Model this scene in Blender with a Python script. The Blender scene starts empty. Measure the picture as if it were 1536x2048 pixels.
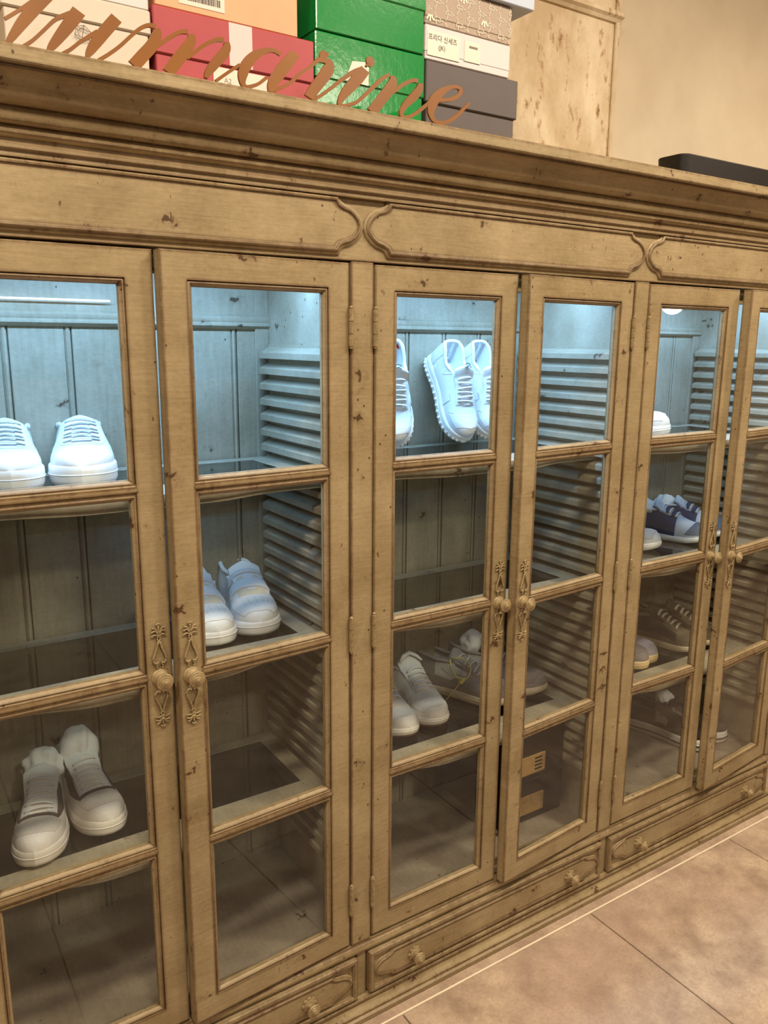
import bpy, bmesh, math, random
import numpy as np
from mathutils import Matrix, Vector
random.seed(7)
S = bpy.context.scene
COL = S.collection
ZC = 1.54                                   # eye height; most heights below are given relative to the eye

# ------------------------------------------------------------------ camera
YAW, PITCH, ROLL, FPX, DIST = 0.580, 0.20954, 0.00806, 1600.0, 1.36
cy, sy, cp, sp = math.cos(YAW), math.sin(YAW), math.cos(PITCH), math.sin(PITCH)
fwd = Vector((sy*cp, cy*cp, -sp)); rgt = Vector((cy, -sy, 0)); up = rgt.cross(fwd)
c_, s_ = math.cos(ROLL), math.sin(ROLL)
r2 = c_*rgt + s_*up; u2 = -s_*rgt + c_*up
cam_d = bpy.data.cameras.new('camera'); cam = bpy.data.objects.new('camera', cam_d); COL.objects.link(cam)
cam_d.sensor_fit = 'HORIZONTAL'; cam_d.sensor_width = 36.0; cam_d.lens = FPX/1536*36.0
cam_d.clip_start = 0.02
M4 = Matrix((r2, u2, -fwd)).transposed().to_4x4(); M4.translation = (0, -DIST, ZC)
cam.matrix_world = M4
S.camera = cam
CAMP = Vector((0, -DIST, ZC))
def ray(px, py):
    return r2*((px-768)/FPX) - u2*((py-1024)/FPX) + fwd
def aty(px, py, Y):                          # a point of the photograph on the upright plane y = Y
    r = ray(px, py); return CAMP + r*((Y+DIST)/r.y)

# ------------------------------------------------------------------ world, exposure
S.view_settings.view_transform = 'Standard'; S.view_settings.look = 'None'
S.view_settings.exposure = 0.12; S.view_settings.gamma = 1.0; S.view_settings.use_curve_mapping = False
W = bpy.data.worlds.new('world'); S.world = W; W.use_nodes = True
bg = W.node_tree.nodes['Background']; bg.inputs[0].default_value = (1.0, .78, .55, 1); bg.inputs[1].default_value = .10

# ------------------------------------------------------------------ lights of the shop (warm ceiling lamps)
WARM = (1.0, .87, .68)
COOL = (.26, .54, 1.0)
LAMPS = [(-1.2, -1.05, 34), (.3, -1.05, 34), (1.8, -1.05, 38), (3.3, -1.05, 46), (.5, -3.2, 28), (2.6, -3.2, 32)]
CEIL = 3.0
def area(name, loc, size, power, color, rot=(0, 0, 0), sizey=None):
    d = bpy.data.lights.new(name, 'AREA'); d.energy = power; d.color = color; d.size = size
    if sizey: d.shape = 'RECTANGLE'; d.size_y = sizey
    o = bpy.data.objects.new(name, d); o.location = loc; o.rotation_euler = rot; COL.objects.link(o)
    return o

# ------------------------------------------------------------------ materials
def lin(r, g, b):
    f = lambda v: ((v/255+.055)/1.055)**2.4 if v > 10 else v/255/12.92
    return (f(r), f(g), f(b), 1)
class N:
    def __init__(s, name):
        s.m = bpy.data.materials.new(name); s.m.use_nodes = True; s.t = s.m.node_tree
        s.b = s.t.nodes['Principled BSDF']; s.out = s.t.nodes['Material Output']
    def n(s, typ, **k):
        x = s.t.nodes.new(typ)
        for a, v in k.items():
            if a == 'i':
                for kk, vv in v.items():
                    if isinstance(vv, bpy.types.NodeSocket): s.t.links.new(vv, x.inputs[kk])
                    else: x.inputs[kk].default_value = vv
            else: setattr(x, a, v)
        return x
    def l(s, a, b): s.t.links.new(a, b)
    def pos(s, scale, rnd=False):
        g = s.n('ShaderNodeNewGeometry')
        v = s.n('ShaderNodeVectorMath', operation='MULTIPLY', i={0: g.outputs['Position'], 1: scale}).outputs[0]
        return v
    def noise(s, scale, vec, detail=3, rough=.55):
        return s.n('ShaderNodeTexNoise', i={'Scale': scale, 'Vector': vec, 'Detail': detail, 'Roughness': rough}).outputs['Fac']
    def ramp(s, fac, a, b):
        return s.n('ShaderNodeMapRange', i={0: fac, 1: a, 2: b, 3: 0.0, 4: 1.0}).outputs[0]
    def math(s, op, a, b=0.0):
        return s.n('ShaderNodeMath', operation=op, i={0: a, 1: b}).outputs[0]
    def mix(s, f, a, b):
        x = s.n('ShaderNodeMix', data_type='RGBA')
        for k, v in ((0, f), (6, a), (7, b)):
            if isinstance(v, bpy.types.NodeSocket): s.l(v, x.inputs[k])
            else: x.inputs[k].default_value = v
        return x.outputs[2]
    def bump(s, h, st, dist=.01):
        x = s.n('ShaderNodeBump', i={'Height': h, 'Strength': st, 'Distance': dist}); s.l(x.outputs[0], s.b.inputs['Normal'])
    def set(s, col=None, rough=.5, metal=0.0, spec=.5, coat=0.0):
        if col is not None:
            if isinstance(col, bpy.types.NodeSocket): s.l(col, s.b.inputs['Base Color'])
            else: s.b.inputs['Base Color'].default_value = col
        s.b.inputs['Roughness'].default_value = rough; s.b.inputs['Metallic'].default_value = metal
        s.b.inputs['Specular IOR Level'].default_value = spec; s.b.inputs['Coat Weight'].default_value = coat
        return s.m

def paint(name, c_light, c_dark, c_wear, edge=True, marks=1.0, grain=(14, 14, 260)):
    k = N(name)
    streak = k.noise(1.0, k.pos(grain), 4, .6)
    mott = k.noise(7.0, k.pos((1, 1, 1)), 4, .6)
    fine = k.noise(160.0, k.pos((.6, .6, 1)), 3, .7)
    f = k.math('ADD', k.math('ADD', k.math('MULTIPLY', streak, .26), k.math('MULTIPLY', fine, .24)), k.math('MULTIPLY', mott, .50))
    col = k.mix(k.ramp(f, .36, .66), c_dark, c_light)
    # dents and worm marks: small dark dashes, sparse
    v = k.n('ShaderNodeTexVoronoi', feature='F1', i={'Scale': 1.0, 'Vector': k.n('ShaderNodeVectorMath', operation='ADD', i={
        0: k.pos((13, 13, 21)), 1: k.n('ShaderNodeVectorMath', operation='SCALE', i={0: k.n('ShaderNodeTexNoise', i={'Scale': 70.0, 'Vector': k.pos((1, 1, 1)), 'Detail': 2.0}).outputs['Color'], 'Scale': .75}).outputs[0]}).outputs[0]})
    sel = k.n('ShaderNodeSeparateColor', i={0: v.outputs['Color']})
    dash = k.math('MULTIPLY', k.math('LESS_THAN', v.outputs['Distance'], .135), k.math('LESS_THAN', sel.outputs[0], .34*marks))
    halo = k.math('MULTIPLY', k.ramp(v.outputs['Distance'], .30, .12), k.math('LESS_THAN', sel.outputs[0], .34*marks))
    v2 = k.n('ShaderNodeTexVoronoi', feature='F1', i={'Scale': 1.0, 'Vector': k.pos((75, 75, 55))})
    sel2 = k.n('ShaderNodeSeparateColor', i={0: v2.outputs['Color']})
    speck = k.math('MULTIPLY', k.math('LESS_THAN', v2.outputs['Distance'], .16), k.math('LESS_THAN', sel2.outputs[0], .05*marks))
    col = k.mix(k.math('MULTIPLY', halo, .35), col, c_wear)
    col = k.mix(k.math('MULTIPLY', k.math('MAXIMUM', dash, speck), .85), col, (c_wear[0]*.6, c_wear[1]*.55, c_wear[2]*.5, 1))
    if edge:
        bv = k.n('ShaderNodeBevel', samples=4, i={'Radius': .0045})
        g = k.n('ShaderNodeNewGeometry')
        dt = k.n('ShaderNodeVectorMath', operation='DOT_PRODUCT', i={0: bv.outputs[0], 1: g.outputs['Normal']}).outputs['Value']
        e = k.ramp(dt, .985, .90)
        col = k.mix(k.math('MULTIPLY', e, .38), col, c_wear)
        bw = k.n('ShaderNodeBevel', samples=4, i={'Radius': .009})
        dw = k.n('ShaderNodeVectorMath', operation='DOT_PRODUCT', i={0: bw.outputs[0], 1: g.outputs['Normal']}).outputs['Value']
        chip = k.ramp(k.math('ADD', k.math('MULTIPLY', k.ramp(dw, 1.0, .86), 1.25), k.math('MULTIPLY', k.noise(46.0, k.pos((1, 1, .5)), 4, .7), 3.2)), 2.10, 2.22)
        col = k.mix(k.math('MULTIPLY', chip, .8), col, c_wear)
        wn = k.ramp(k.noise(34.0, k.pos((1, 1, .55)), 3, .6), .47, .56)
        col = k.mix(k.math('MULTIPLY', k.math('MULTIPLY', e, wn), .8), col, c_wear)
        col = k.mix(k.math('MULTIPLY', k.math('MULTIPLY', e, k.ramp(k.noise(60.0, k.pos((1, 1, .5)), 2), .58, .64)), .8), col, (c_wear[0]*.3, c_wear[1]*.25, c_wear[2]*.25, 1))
    h = k.math('SUBTRACT', k.math('ADD', k.math('MULTIPLY', streak, .25), k.math('MULTIPLY', mott, .3)), k.math('MAXIMUM', dash, speck))
    k.bump(h, .35, .002)
    return k.set(col, .48, spec=.35)

MAT = {}
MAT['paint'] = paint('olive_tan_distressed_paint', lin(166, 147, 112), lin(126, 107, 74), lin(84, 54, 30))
MAT['paint_in'] = paint('pale_olive_interior_paint', lin(174, 163, 140), lin(140, 128, 104), lin(80, 64, 46), edge=False, marks=.55, grain=(110, 20, 9))
MAT['floor_in'] = paint('brownish_grey_cabinet_floor_paint', lin(152, 138, 120), lin(124, 110, 92), lin(70, 56, 42), edge=False, marks=.5, grain=(110, 20, 9))
def plain(name, rgb, rough=.5, metal=0.0, spec=.5, coat=0.0, var=.0, bump=0.0, scale=60.0):
    k = N(name); c = lin(*rgb)
    if var or bump:
        nz = k.noise(scale, k.pos((1, 1, 1)), 3)
        if bump: k.bump(nz, bump, .002)
        if var: c = k.mix(k.ramp(nz, .3, .7), tuple(x*(1-var) for x in c[:3])+(1,), tuple(min(1, x*(1+var)) for x in c[:3])+(1,))
    return k.set(c, rough, metal, spec, coat)
MAT['brass'] = plain('aged_bronze_gilt', (150, 130, 94), .48, .12, .5, var=.25, bump=.3, scale=120)
MAT['hinge'] = plain('painted_hinge', (140, 120, 86), .5, .1, .5, var=.3, scale=140)

def glass(name, tint=(1, 1, 1, 1), f0=.028, gain=1.0):
    k = N(name); k.t.nodes.remove(k.b)
    lw = k.n('ShaderNodeLayerWeight', i={'Blend': .5}).outputs['Facing']
    f = k.math('ADD', k.math('MULTIPLY', k.math('POWER', lw, 5.0), .95), f0*gain)
    tr = k.n('ShaderNodeBsdfTransparent', i={'Color': tint}); gl = k.n('ShaderNodeBsdfGlossy', i={'Color': (1, 1, 1, 1), 'Roughness': .015})
    mx = k.n('ShaderNodeMixShader', i={0: f, 1: tr.outputs[0], 2: gl.outputs[0]})
    k.l(mx.outputs[0], k.out.inputs[0]); return k.m
MAT['pane'] = glass('window_glass', (.97, .985, .98, 1))
MAT['shelf_glass'] = glass('dimming_shelf_glass', (.55, .60, .60, 1), .06)  # tint darkened so less lamp light reaches the lower shelves
def emit(name, color, st):
    k = N(name); k.t.nodes.remove(k.b)
    e = k.n('ShaderNodeEmission', i={'Color': tuple(color)+(1,), 'Strength': st}); k.l(e.outputs[0], k.out.inputs[0]); return k.m
MAT['led'] = emit('led_diffuser', (.86, .95, 1.0), 2.5)
MAT['lamp'] = emit('lamp_diffuser', WARM, 9.0)
MAT['bulb'] = emit('bulb_glow', (.9, .97, 1.0), 6.0)

# ------------------------------------------------------------------ mesh helpers
def obj(name, data, mat=None, parent=None, loc=(0, 0, 0), rot=(0, 0, 0), smooth=None):
    if isinstance(data, bmesh.types.BMesh):
        me = bpy.data.meshes.new(name); data.normal_update(); data.to_mesh(me); data.free(); data = me
    if smooth is not None and data:
        for p in data.polygons: p.use_smooth = True
        if smooth < 3.0:
            data.set_sharp_from_angle(angle=smooth)
    o = bpy.data.objects.new(name, data); COL.objects.link(o)
    if mat is not None and data and not data.materials: data.materials.append(MAT[mat] if isinstance(mat, str) else mat)
    if parent: o.parent = parent
    o.location = loc; o.rotation_euler = rot
    return o
def tag(o, label=None, cat=None, group=None, kind=None):
    if label: o['label'] = label
    if cat: o['category'] = cat
    if group: o['group'] = group
    if kind: o['kind'] = kind
    return o
def empty(name, loc=(0, 0, 0), rz=0.0):
    o = bpy.data.objects.new(name, None); COL.objects.link(o); o.location = loc; o.rotation_euler = (0, 0, rz); o.empty_display_size = .05
    return o
def box(bm, x0, x1, y0, y1, z0, z1, bev=0.0, seg=1):
    r = bmesh.ops.create_cube(bm, size=1.0)
    vs = r['verts']
    for v in vs:
        v.co = Vector(((x0+x1)/2+v.co.x*(x1-x0), (y0+y1)/2+v.co.y*(y1-y0), (z0+z1)/2+v.co.z*(z1-z0)))
    if bev:
        es = list({e for v in vs for e in v.link_edges})
        bmesh.ops.bevel(bm, geom=es, offset=bev, segments=seg, affect='EDGES', profile=.5)
    return bm
def boxm(*a, **k): return box(bmesh.new(), *a, **k)
def sweep(bm, path, prof, closed=True, plane='xz', y0=0.0):
    """path: (x,z) points; prof: (n,d) with n the offset to the left-hand normal and d towards -y"""
    P = [Vector((a, b)) for a, b in path]; n = len(P); rings = []
    for i in range(n):
        if closed: a, b, c = P[i-1], P[i], P[(i+1) % n]
        else: a, b, c = P[max(i-1, 0)], P[i], P[min(i+1, n-1)]
        d1 = (b-a); d2 = (c-b)
        d1 = d1.normalized() if d1.length > 1e-9 else d2.normalized()
        d2 = d2.normalized() if d2.length > 1e-9 else d1
        n1 = Vector((-d1.y, d1.x)); n2 = Vector((-d2.y, d2.x)); m = n1+n2
        m = m.normalized() if m.length > 1e-6 else n1
        k = 1/max(.45, m.dot(n1))
        rings.append([bm.verts.new((b.x+m.x*k*q, y0-d, b.y+m.y*k*q)) for q, d in prof])
    for i in range(n if closed else n-1):
        A, B = rings[i], rings[(i+1) % n]
        for j in range(len(prof)-1):
            bm.faces.new((A[j], B[j], B[j+1], A[j+1]))
    if not closed:
        for R in (rings[0], rings[-1]):
            if len(R) > 2:
                try: bm.faces.new(R)
                except ValueError: pass
    bmesh.ops.recalc_face_normals(bm, faces=bm.faces)
    return bm
def extrude_x(bm, prof, x0, x1):
    """closed profile of (y,z) drawn out along x"""
    A = [bm.verts.new((x0, y, z)) for y, z in prof]; B = [bm.verts.new((x1, y, z)) for y, z in prof]; n = len(prof)
    for i in range(n): bm.faces.new((A[i], A[(i+1) % n], B[(i+1) % n], B[i]))
    bm.faces.new(A[::-1]); bm.faces.new(B)
    bmesh.ops.recalc_face_normals(bm, faces=bm.faces); return bm
def lathe(bm, prof, seg=20, axis='-y', c=(0, 0, 0)):
    """prof: (radius, height along axis)"""
    rings = []
    for r, h in prof:
        ring = []
        for i in range(seg):
            a = 2*math.pi*i/seg; u, v = r*math.cos(a), r*math.sin(a)
            ring.append(bm.verts.new((c[0]+u, c[1]-h, c[2]+v) if axis == '-y' else (c[0]+u, c[1]+v, c[2]+h)))
        rings.append(ring)
    for A, B in zip(rings, rings[1:]):
        for i in range(seg): bm.faces.new((A[i], A[(i+1) % seg], B[(i+1) % seg], B[i]))
    bm.faces.new(rings[0]); bm.faces.new(rings[-1])
    bmesh.ops.recalc_face_normals(bm, faces=bm.faces); return bm
def crom(pts, k=6):
    """Catmull-Rom through tuples"""
    P = [np.array(p, float) for p in pts]; P = [2*P[0]-P[1]]+P+[2*P[-1]-P[-2]]; out = []
    for i in range(1, len(P)-2):
        for j in range(k):
            t = j/k; a, b, c, d = P[i-1:i+3]
            out.append(.5*((2*b)+(c-a)*t+(2*a-5*b+4*c-d)*t*t+(3*b-a-3*c+d)*t**3))
    out.append(P[-2]); return out
def tube(bm, pts, r, seg=6, flat=1.0, upv=None):
    """pts: 3-D points, r radius or list"""
    P = [Vector(p) for p in pts]; n = len(P); R = r if isinstance(r, (list, tuple)) else [r]*n; rings = []
    ref = Vector(upv) if upv else Vector((0, 0, 1))
    for i in range(n):
        d = (P[min(i+1, n-1)]-P[max(i-1, 0)]).normalized()
        a = d.cross(ref)
        if a.length < 1e-3: a = d.cross(Vector((1, 0, 0)))
        a.normalize(); b = a.cross(d).normalized()
        rings.append([bm.verts.new(P[i]+a*R[i]*math.cos(2*math.pi*k/seg)+b*R[i]*flat*math.sin(2*math.pi*k/seg)) for k in range(seg)])
    for A, B in zip(rings, rings[1:]):
        for k in range(seg): bm.faces.new((A[k], A[(k+1) % seg], B[(k+1) % seg], B[k]))
    bm.faces.new(rings[0][::-1]); bm.faces.new(rings[-1])
    return bm
def text_mesh(s, size):
    c = bpy.data.curves.new('txt', 'FONT'); c.body = s; c.size = size; c.align_x = 'CENTER'; c.align_y = 'CENTER'; c.resolution_u = 3
    o = bpy.data.objects.new('txt', c); COL.objects.link(o)
    dg = bpy.context.evaluated_depsgraph_get(); me = bpy.data.meshes.new_from_object(o.evaluated_get(dg))
    bpy.data.objects.remove(o); bpy.data.curves.remove(c); me.materials.clear()
    return me
def copy_tree(o, parent=None):
    c = o.copy(); COL.objects.link(c); c.parent = parent
    for ch in list(o.children): copy_tree(ch, c)
    return c

# =================================================================== THE ROOM
def room():
    k = N('stone_floor_tile')
    a = k.noise(9.0, k.pos((1, 1, 1)), 6, .65); b = k.noise(2.2, k.pos((1, 1, 1)), 3); c = k.noise(120.0, k.pos((1, 1, 1)), 8, .8)
    col = k.mix(k.ramp(a, .36, .64), lin(146, 124, 106), lin(190, 168, 144))
    col = k.mix(k.math('MULTIPLY', k.ramp(b, .42, .65), .5), col, lin(160, 134, 120))
    col = k.mix(k.math('MULTIPLY', k.ramp(c, .45, .68), .40), col, lin(112, 92, 76))
    k.bump(c, .12, .002); MAT['tile'] = k.set(col, .42, spec=.4)
    MAT['grout'] = plain('dark_grout', (104, 84, 66), .8, var=.15)
    MAT['border'] = plain('pale_border_strip', (226, 208, 182), .5, var=.08, scale=25)
    k = N('cream_plaster'); a = k.noise(3.0, k.pos((1, 1, 1)), 5, .6); b = k.noise(40.0, k.pos((1, 1, 1)), 3)
    col = k.mix(k.ramp(a, .35, .7), lin(196, 178, 152), lin(212, 196, 170)); k.bump(b, .1, .002); MAT['plaster'] = k.set(col, .75, spec=.2)
    k = N('aged_flaking_panel'); a = k.noise(6.0, k.pos((1, 1, .6)), 6, .68); b = k.noise(26.0, k.pos((1, 1, .45)), 5, .7)
    col = k.mix(k.ramp(a, .40, .62), lin(192, 168, 134), lin(220, 202, 172))
    col = k.mix(k.math('MULTIPLY', k.ramp(b, .565, .63), .75), col, lin(158, 120, 78))
    col = k.mix(k.math('MULTIPLY', k.ramp(b, .665, .69), .8), col, lin(84, 58, 34))
    k.bump(b, .4, .004); MAT['aged'] = k.set(col, .7, spec=.25)
    X0, X1, Y0, Y1 = -3.6, 5.6, -5.4, .46
    fl = tag(obj('floor', boxm(X0, X1, Y0, Y1, -.06, -.004), 'grout'), kind='structure')
    me = None
    for i in range(-6, 7):
        for j in range(9):
            xa = 1.545+.63*i+.0015; yb = -.060-.605*j-.0015
            if xa+.627 > X1 or xa < X0: continue
            if me is None:
                t = obj('tile', boxm(0, .627, -.602, 0, -.006, 0, bev=.0015), 'tile', fl, (xa, yb, 0)); me = t.data
            else: obj('tile', me, None, fl, (xa, yb, 0))
    obj('border_strip', boxm(X0+.01, X1-.01, -.0600, -.0555, -.006, .001, bev=.0005), 'border', fl)
    obj('border_strip', boxm(X0+.01, X1-.01, -.0550, Y1-.002, -.006, .0), 'tile', fl)
    tag(obj('wall_back', boxm(X0, X1, Y1, Y1+.1, 0, CEIL), 'plaster'), kind='structure')
    tag(obj('wall_left', boxm(X0-.1, X0, Y0, Y1, 0, CEIL), 'plaster'), kind='structure')
    tag(obj('wall_right', boxm(X1, X1+.1, Y0, Y1, 0, CEIL), 'plaster'), kind='structure')
    MAT['dim'] = plain('brown_far_wall', (62, 52, 44), .8, var=.2, scale=3)
    tag(obj('wall_front', boxm(X0, X1, Y0-.1, Y0, 0, CEIL), 'dim'), kind='structure')
    tag(obj('ceiling', boxm(X0, X1, Y0, Y1, CEIL, CEIL+.1), 'plaster'), kind='structure')
    # old flaking panel standing proud of the smooth wall, with a moulded ledge
    p = tag(obj('trim_1', boxm(X0+.02, 1.975, .425, Y1-.001, .5, CEIL-.02, bev=.004), 'aged'), kind='structure')
    bm = bmesh.new(); zl = ZC+.918
    extrude_x(bm, [(.425, zl-.012), (.418, zl-.010), (.413, zl-.002), (.405, zl+.004), (.405, zl+.014), (.41, zl+.018), (.425, zl+.022)], X0+.03, 1.975)
    obj('ledge_moulding', bm, 'aged', p)
    bm = boxm(1.955, 1.972, .417, .426, .6, CEIL-.03, bev=.003); obj('edge_bead', bm, 'aged', p)
    lm = None
    for (x, y, w) in LAMPS:
        e = empty('ceiling_downlight', (x, y, CEIL))
        tag(e, 'round warm ceiling downlight out of the picture overhead', 'lamp', 'ceiling downlights of the shop')
        bm = bmesh.new(); lathe(bm, [(.15, -.002), (.17, -.004), (.17, -.012), (.16, -.016), (.15, -.012)], 32, 'z'); obj('trim_ring', bm, 'plaster', e, smooth=.6)
        bm = bmesh.new(); lathe(bm, [(.148, -.003), (.148, -.006)], 32, 'z'); obj('diffuser', bm, 'lamp', e)
        l = area('downlight', (x, y, CEIL-.02), .30, w, WARM); l.data.shape = 'DISK'
room()

# =================================================================== THE CABINET
PER = .809
CX = [.0285, .837, 1.6455, 2.4545]           # centres of the upright face stiles
BACK = .415
SH = [-.272, -.63, -.99]; FLOORZ = -1.335    # shelf tops and cabinet floor (relative to the eye)
cab = empty('display_cabinet', (0, 0, 0))
tag(cab, 'long distressed olive-tan wooden display cabinet with glazed doors and drawers', 'cabinet')
def z(v): return ZC+v
def cartouche(x0, x1, zc, hh, k=1.0):
    L = [(.052, 1.0), (.047, .80), (.037, .69), (.024, .62), (.013, .47), (.004, .25), (0, 0)]
    left = [(x0+a*k, zc+hh*b) for a, b in L] + [(x0+a*k, zc-hh*b) for a, b in L[-2::-1]]
    right = [(x1-a*k, zb) for (a, _), zb in zip([(q[0], 0) for q in L]+[(q[0], 0) for q in L[-2::-1]], [zc-hh*q[1] for q in L]+[zc+hh*q[1] for q in L[-2::-1]])]
    return left+right
def bead_prof(w, h, n=6):
    return [(w, -.002), (w*1.0, h*.25)]+[(w*.8*math.cos(math.pi*i/n), h*.35+h*.65*math.sin(math.pi*i/n)) for i in range(n+1)]+[(-w, h*.25), (-w, -.002)]
RAISED = [(.010, .0050), (.0065, .0062), (.0055, .0066), (.0048, .0090), (.0020, .0096), (-.0004, .0080), (-.0014, .0056), (-.0030, .0050), (-.0058, .0040), (-.0072, .0018), (-.0074, -.001)]
def carcass():
    xl, xr = CX[0]-.03, CX[3]-.0025
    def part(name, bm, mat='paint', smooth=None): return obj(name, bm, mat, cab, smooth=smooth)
    # cornice
    cz = .393
    prof = [(.0, .262), (-.010, .262), (-.010, .270), (-.015, .273), (-.015, .279), (-.011, .282), (-.011, .287), (-.016, .289), (-.0205, .293), (-.021, .298), (-.017, .302), (-.017, .304),
            (-.025, .305), (-.030, .308), (-.033, .314), (-.0335, .320), (-.030, .3245), (-.030, .327),
            (-.038, .3275), (-.046, .331), (-.0515, .3365), (-.054, .343), (-.056, .350), (-.0595, .3565), (-.0645, .361), (-.071, .364), (-.076, .365), (-.076, .369),
            (-.083, .370), (-.0845, .3725), (-.0845, .390), (-.082, cz), (.40, cz), (.40, .262)]
    bm = bmesh.new(); extrude_x(bm, [(a, z(b)) for a, b in prof], xl-.05, xr+.075); part('cornice', bm, smooth=.5)
    # frieze board with cartouche mouldings
    part('frieze', boxm(xl, xr, 0, .02, z(.150), z(.264), bev=.001))
    pp = cab
    for b in range(3):
        x0, x1 = CX[b]+.0065, CX[b+1]-.0065
        bm = sweep(bmesh.new(), cartouche(x0, x1, z(.212), .047), RAISED, True)
        obj('frieze_moulding', bm, 'paint', cab, smooth=.7)
        bm = bmesh.new(); vs = [bm.verts.new((a, -.0060, b_)) for a, b_ in cartouche(x0+.006, x1-.006, z(.212), .0405)]
        bm.faces.new(vs); ex = bmesh.ops.extrude_face_region(bm, geom=bm.faces[:]);
        for v in [g for g in ex['geom'] if isinstance(g, bmesh.types.BMVert)]: v.co.y = .004
        bmesh.ops.recalc_face_normals(bm, faces=bm.faces); obj('frieze_panel', bm, 'paint', cab)
    # face stiles, partitions, sides
    for i, x in enumerate(CX):
        part('gap_light_stop', boxm(x-.036, min(x+.036, xr), .0265, .033, z(-1.35), z(.20)))  # added strip behind the door gaps, blocks lamp light leaking out
        part('face_stile', boxm(x-.0255, min(x+.0255, xr), -.001, .022, z(-1.352), z(.149), bev=.0015))
        part('partition', boxm(x-.011, min(x+.011, xr-.0005), .022, BACK, z(-1.49), z(.262)), 'paint_in')
        part('drawer_post', boxm(x-.013, min(x+.013, xr), -.002, .02, z(-1.495), z(-1.375), bev=.001))
    part('side_panel', boxm(xr-.0005, xr+.004, .003, BACK, z(-1.49), z(.262)))
    part('side_panel', boxm(xl, xl+.012, .018, BACK, z(-1.49), z(.262)))
    part('gap_light_stop', boxm(xl+.012, xr-.012, .0265, .034, z(.110), z(.262)), 'paint')  # added strip behind the top door gap, keeps the inner light in
    part('gap_light_stop', boxm(xl+.012, xr-.012, .0265, .034, z(-1.36), z(-1.318)), 'paint')
    # rails below the doors and plinth
    prof = [(.02, -1.378), (-.003, -1.378), (-.006, -1.375), (-.0085, -1.369), (-.0085, -1.364), (-.006, -1.359), (-.002, -1.357), (-.001, -1.353), (.02, -1.353)]
    bm = bmesh.new(); extrude_x(bm, [(a, z(b)) for a, b in prof], xl-.004, xr+.004); part('waist_rail', bm, smooth=.6)
    prof = [(.35, -1.492), (-.004, -1.492), (-.012, -1.493), (-.0145, -1.496), (-.0145, -1.5), (-.011, -1.503), (-.012, -1.509), (-.016, -1.515), (-.0225, -1.519), (-.0245, -1.522), (-.0245, -1.526), (-.028, -1.527), (-.032, -1.530), (-.032, -1.54), (.35, -1.54)]
    bm = bmesh.new(); extrude_x(bm, [(a, z(b)) for a, b in prof], xl-.02, xr+.03); part('plinth', bm, smooth=.5)
    part('cabinet_floor', boxm(xl+.012, xr-.012, .02, BACK, z(FLOORZ)-.016, z(FLOORZ)), 'floor_in')
    part('inner_top', boxm(xl+.012, xr-.012, .02, BACK, z(.205), z(.22)), 'paint_in')
    part('back_lining', boxm(xl+.012, xr-.012, BACK+.004, BACK+.008, z(-1.49), z(.262)), 'paint_in')
    # back: tongued boards with a bead at each joint
    me = None; bx0 = .262-.1215*2
    for i in range(20):
        xa = bx0+.1215*i
        if me is None:
            bm = boxm(.0015, .1075, BACK-.006, BACK+.004, z(-1.36), z(.05), bev=.0012)
            box(bm, .1085, .1205, BACK-.003, BACK+.004, z(-1.36), z(.05))
            tube(bm, [(.1145, BACK-.004, z(-1.36)), (.1145, BACK-.004, z(.05))], .0042, 6)
            o = obj('back_board', bm, 'paint_in', cab, (xa, 0, 0)); me = o.data
        else: obj('back_board', me, None, cab, (xa, 0, 0))
    for b in range(3):
        x0, x1 = CX[b]+.011, CX[b+1]-.011
        obj('back_frieze', boxm(x0, x1, BACK-.010, BACK-.004, z(.03), z(.205)), 'paint_in', cab)
        prof = [(BACK-.010, .026), (BACK-.016, .028), (BACK-.022, .033), (BACK-.022, .037), (BACK-.017, .041), (BACK-.019, .045), (BACK-.019, .051), (BACK-.014, .056), (BACK-.008, .058), (BACK-.004, .058), (BACK-.004, .026)]
        bm = bmesh.new(); extrude_x(bm, [(a, z(c)) for a, c in prof], x0, x1); obj('back_moulding', bm, 'paint_in', cab, smooth=.6)
        for xx in (x0, x1-.034):
            obj('back_stile', boxm(xx, xx+.034, BACK-.014, BACK-.006, z(-1.335), z(.205), bev=.001), 'paint_in', cab)
    # toothed shelf racks on both flanks of each bay
    pitch = .0357
    sp_ = [(0, 0), (-.021, -.010), (-.0255, -.0125), (-.0255, -.0255), (-.004, -.0270), (0, -.0270)]
    def slat_mesh(s):
        bm = bmesh.new(); n = len(sp_)
        A = [bm.verts.new((s*a, .045, c)) for a, c in sp_]; B = [bm.verts.new((s*a, .392, c)) for a, c in sp_]
        for i in range(n): bm.faces.new((A[i], A[(i+1) % n], B[(i+1) % n], B[i]))
        bm.faces.new(A); bm.faces.new(B); bmesh.ops.recalc_face_normals(bm, faces=bm.faces)
        m = bpy.data.meshes.new('slat'); bm.to_mesh(m); bm.free(); m.materials.append(MAT['paint_in']); return m
    ms = {1: slat_mesh(1), -1: slat_mesh(-1)}
    for b in range(3):
        for s, x in ((1, CX[b+1]-.011), (-1, CX[b]+.011)):
            r = obj('shelf_rack', boxm(x-.006 if s > 0 else x, x if s > 0 else x+.006, .05, .392, z(-1.19), z(-.008)), 'paint_in', cab)
            for k in range(33):
                obj('slat', ms[s], None, r, (x-s*.005, 0, z(-.014-pitch*k)))
carcass()

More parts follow.
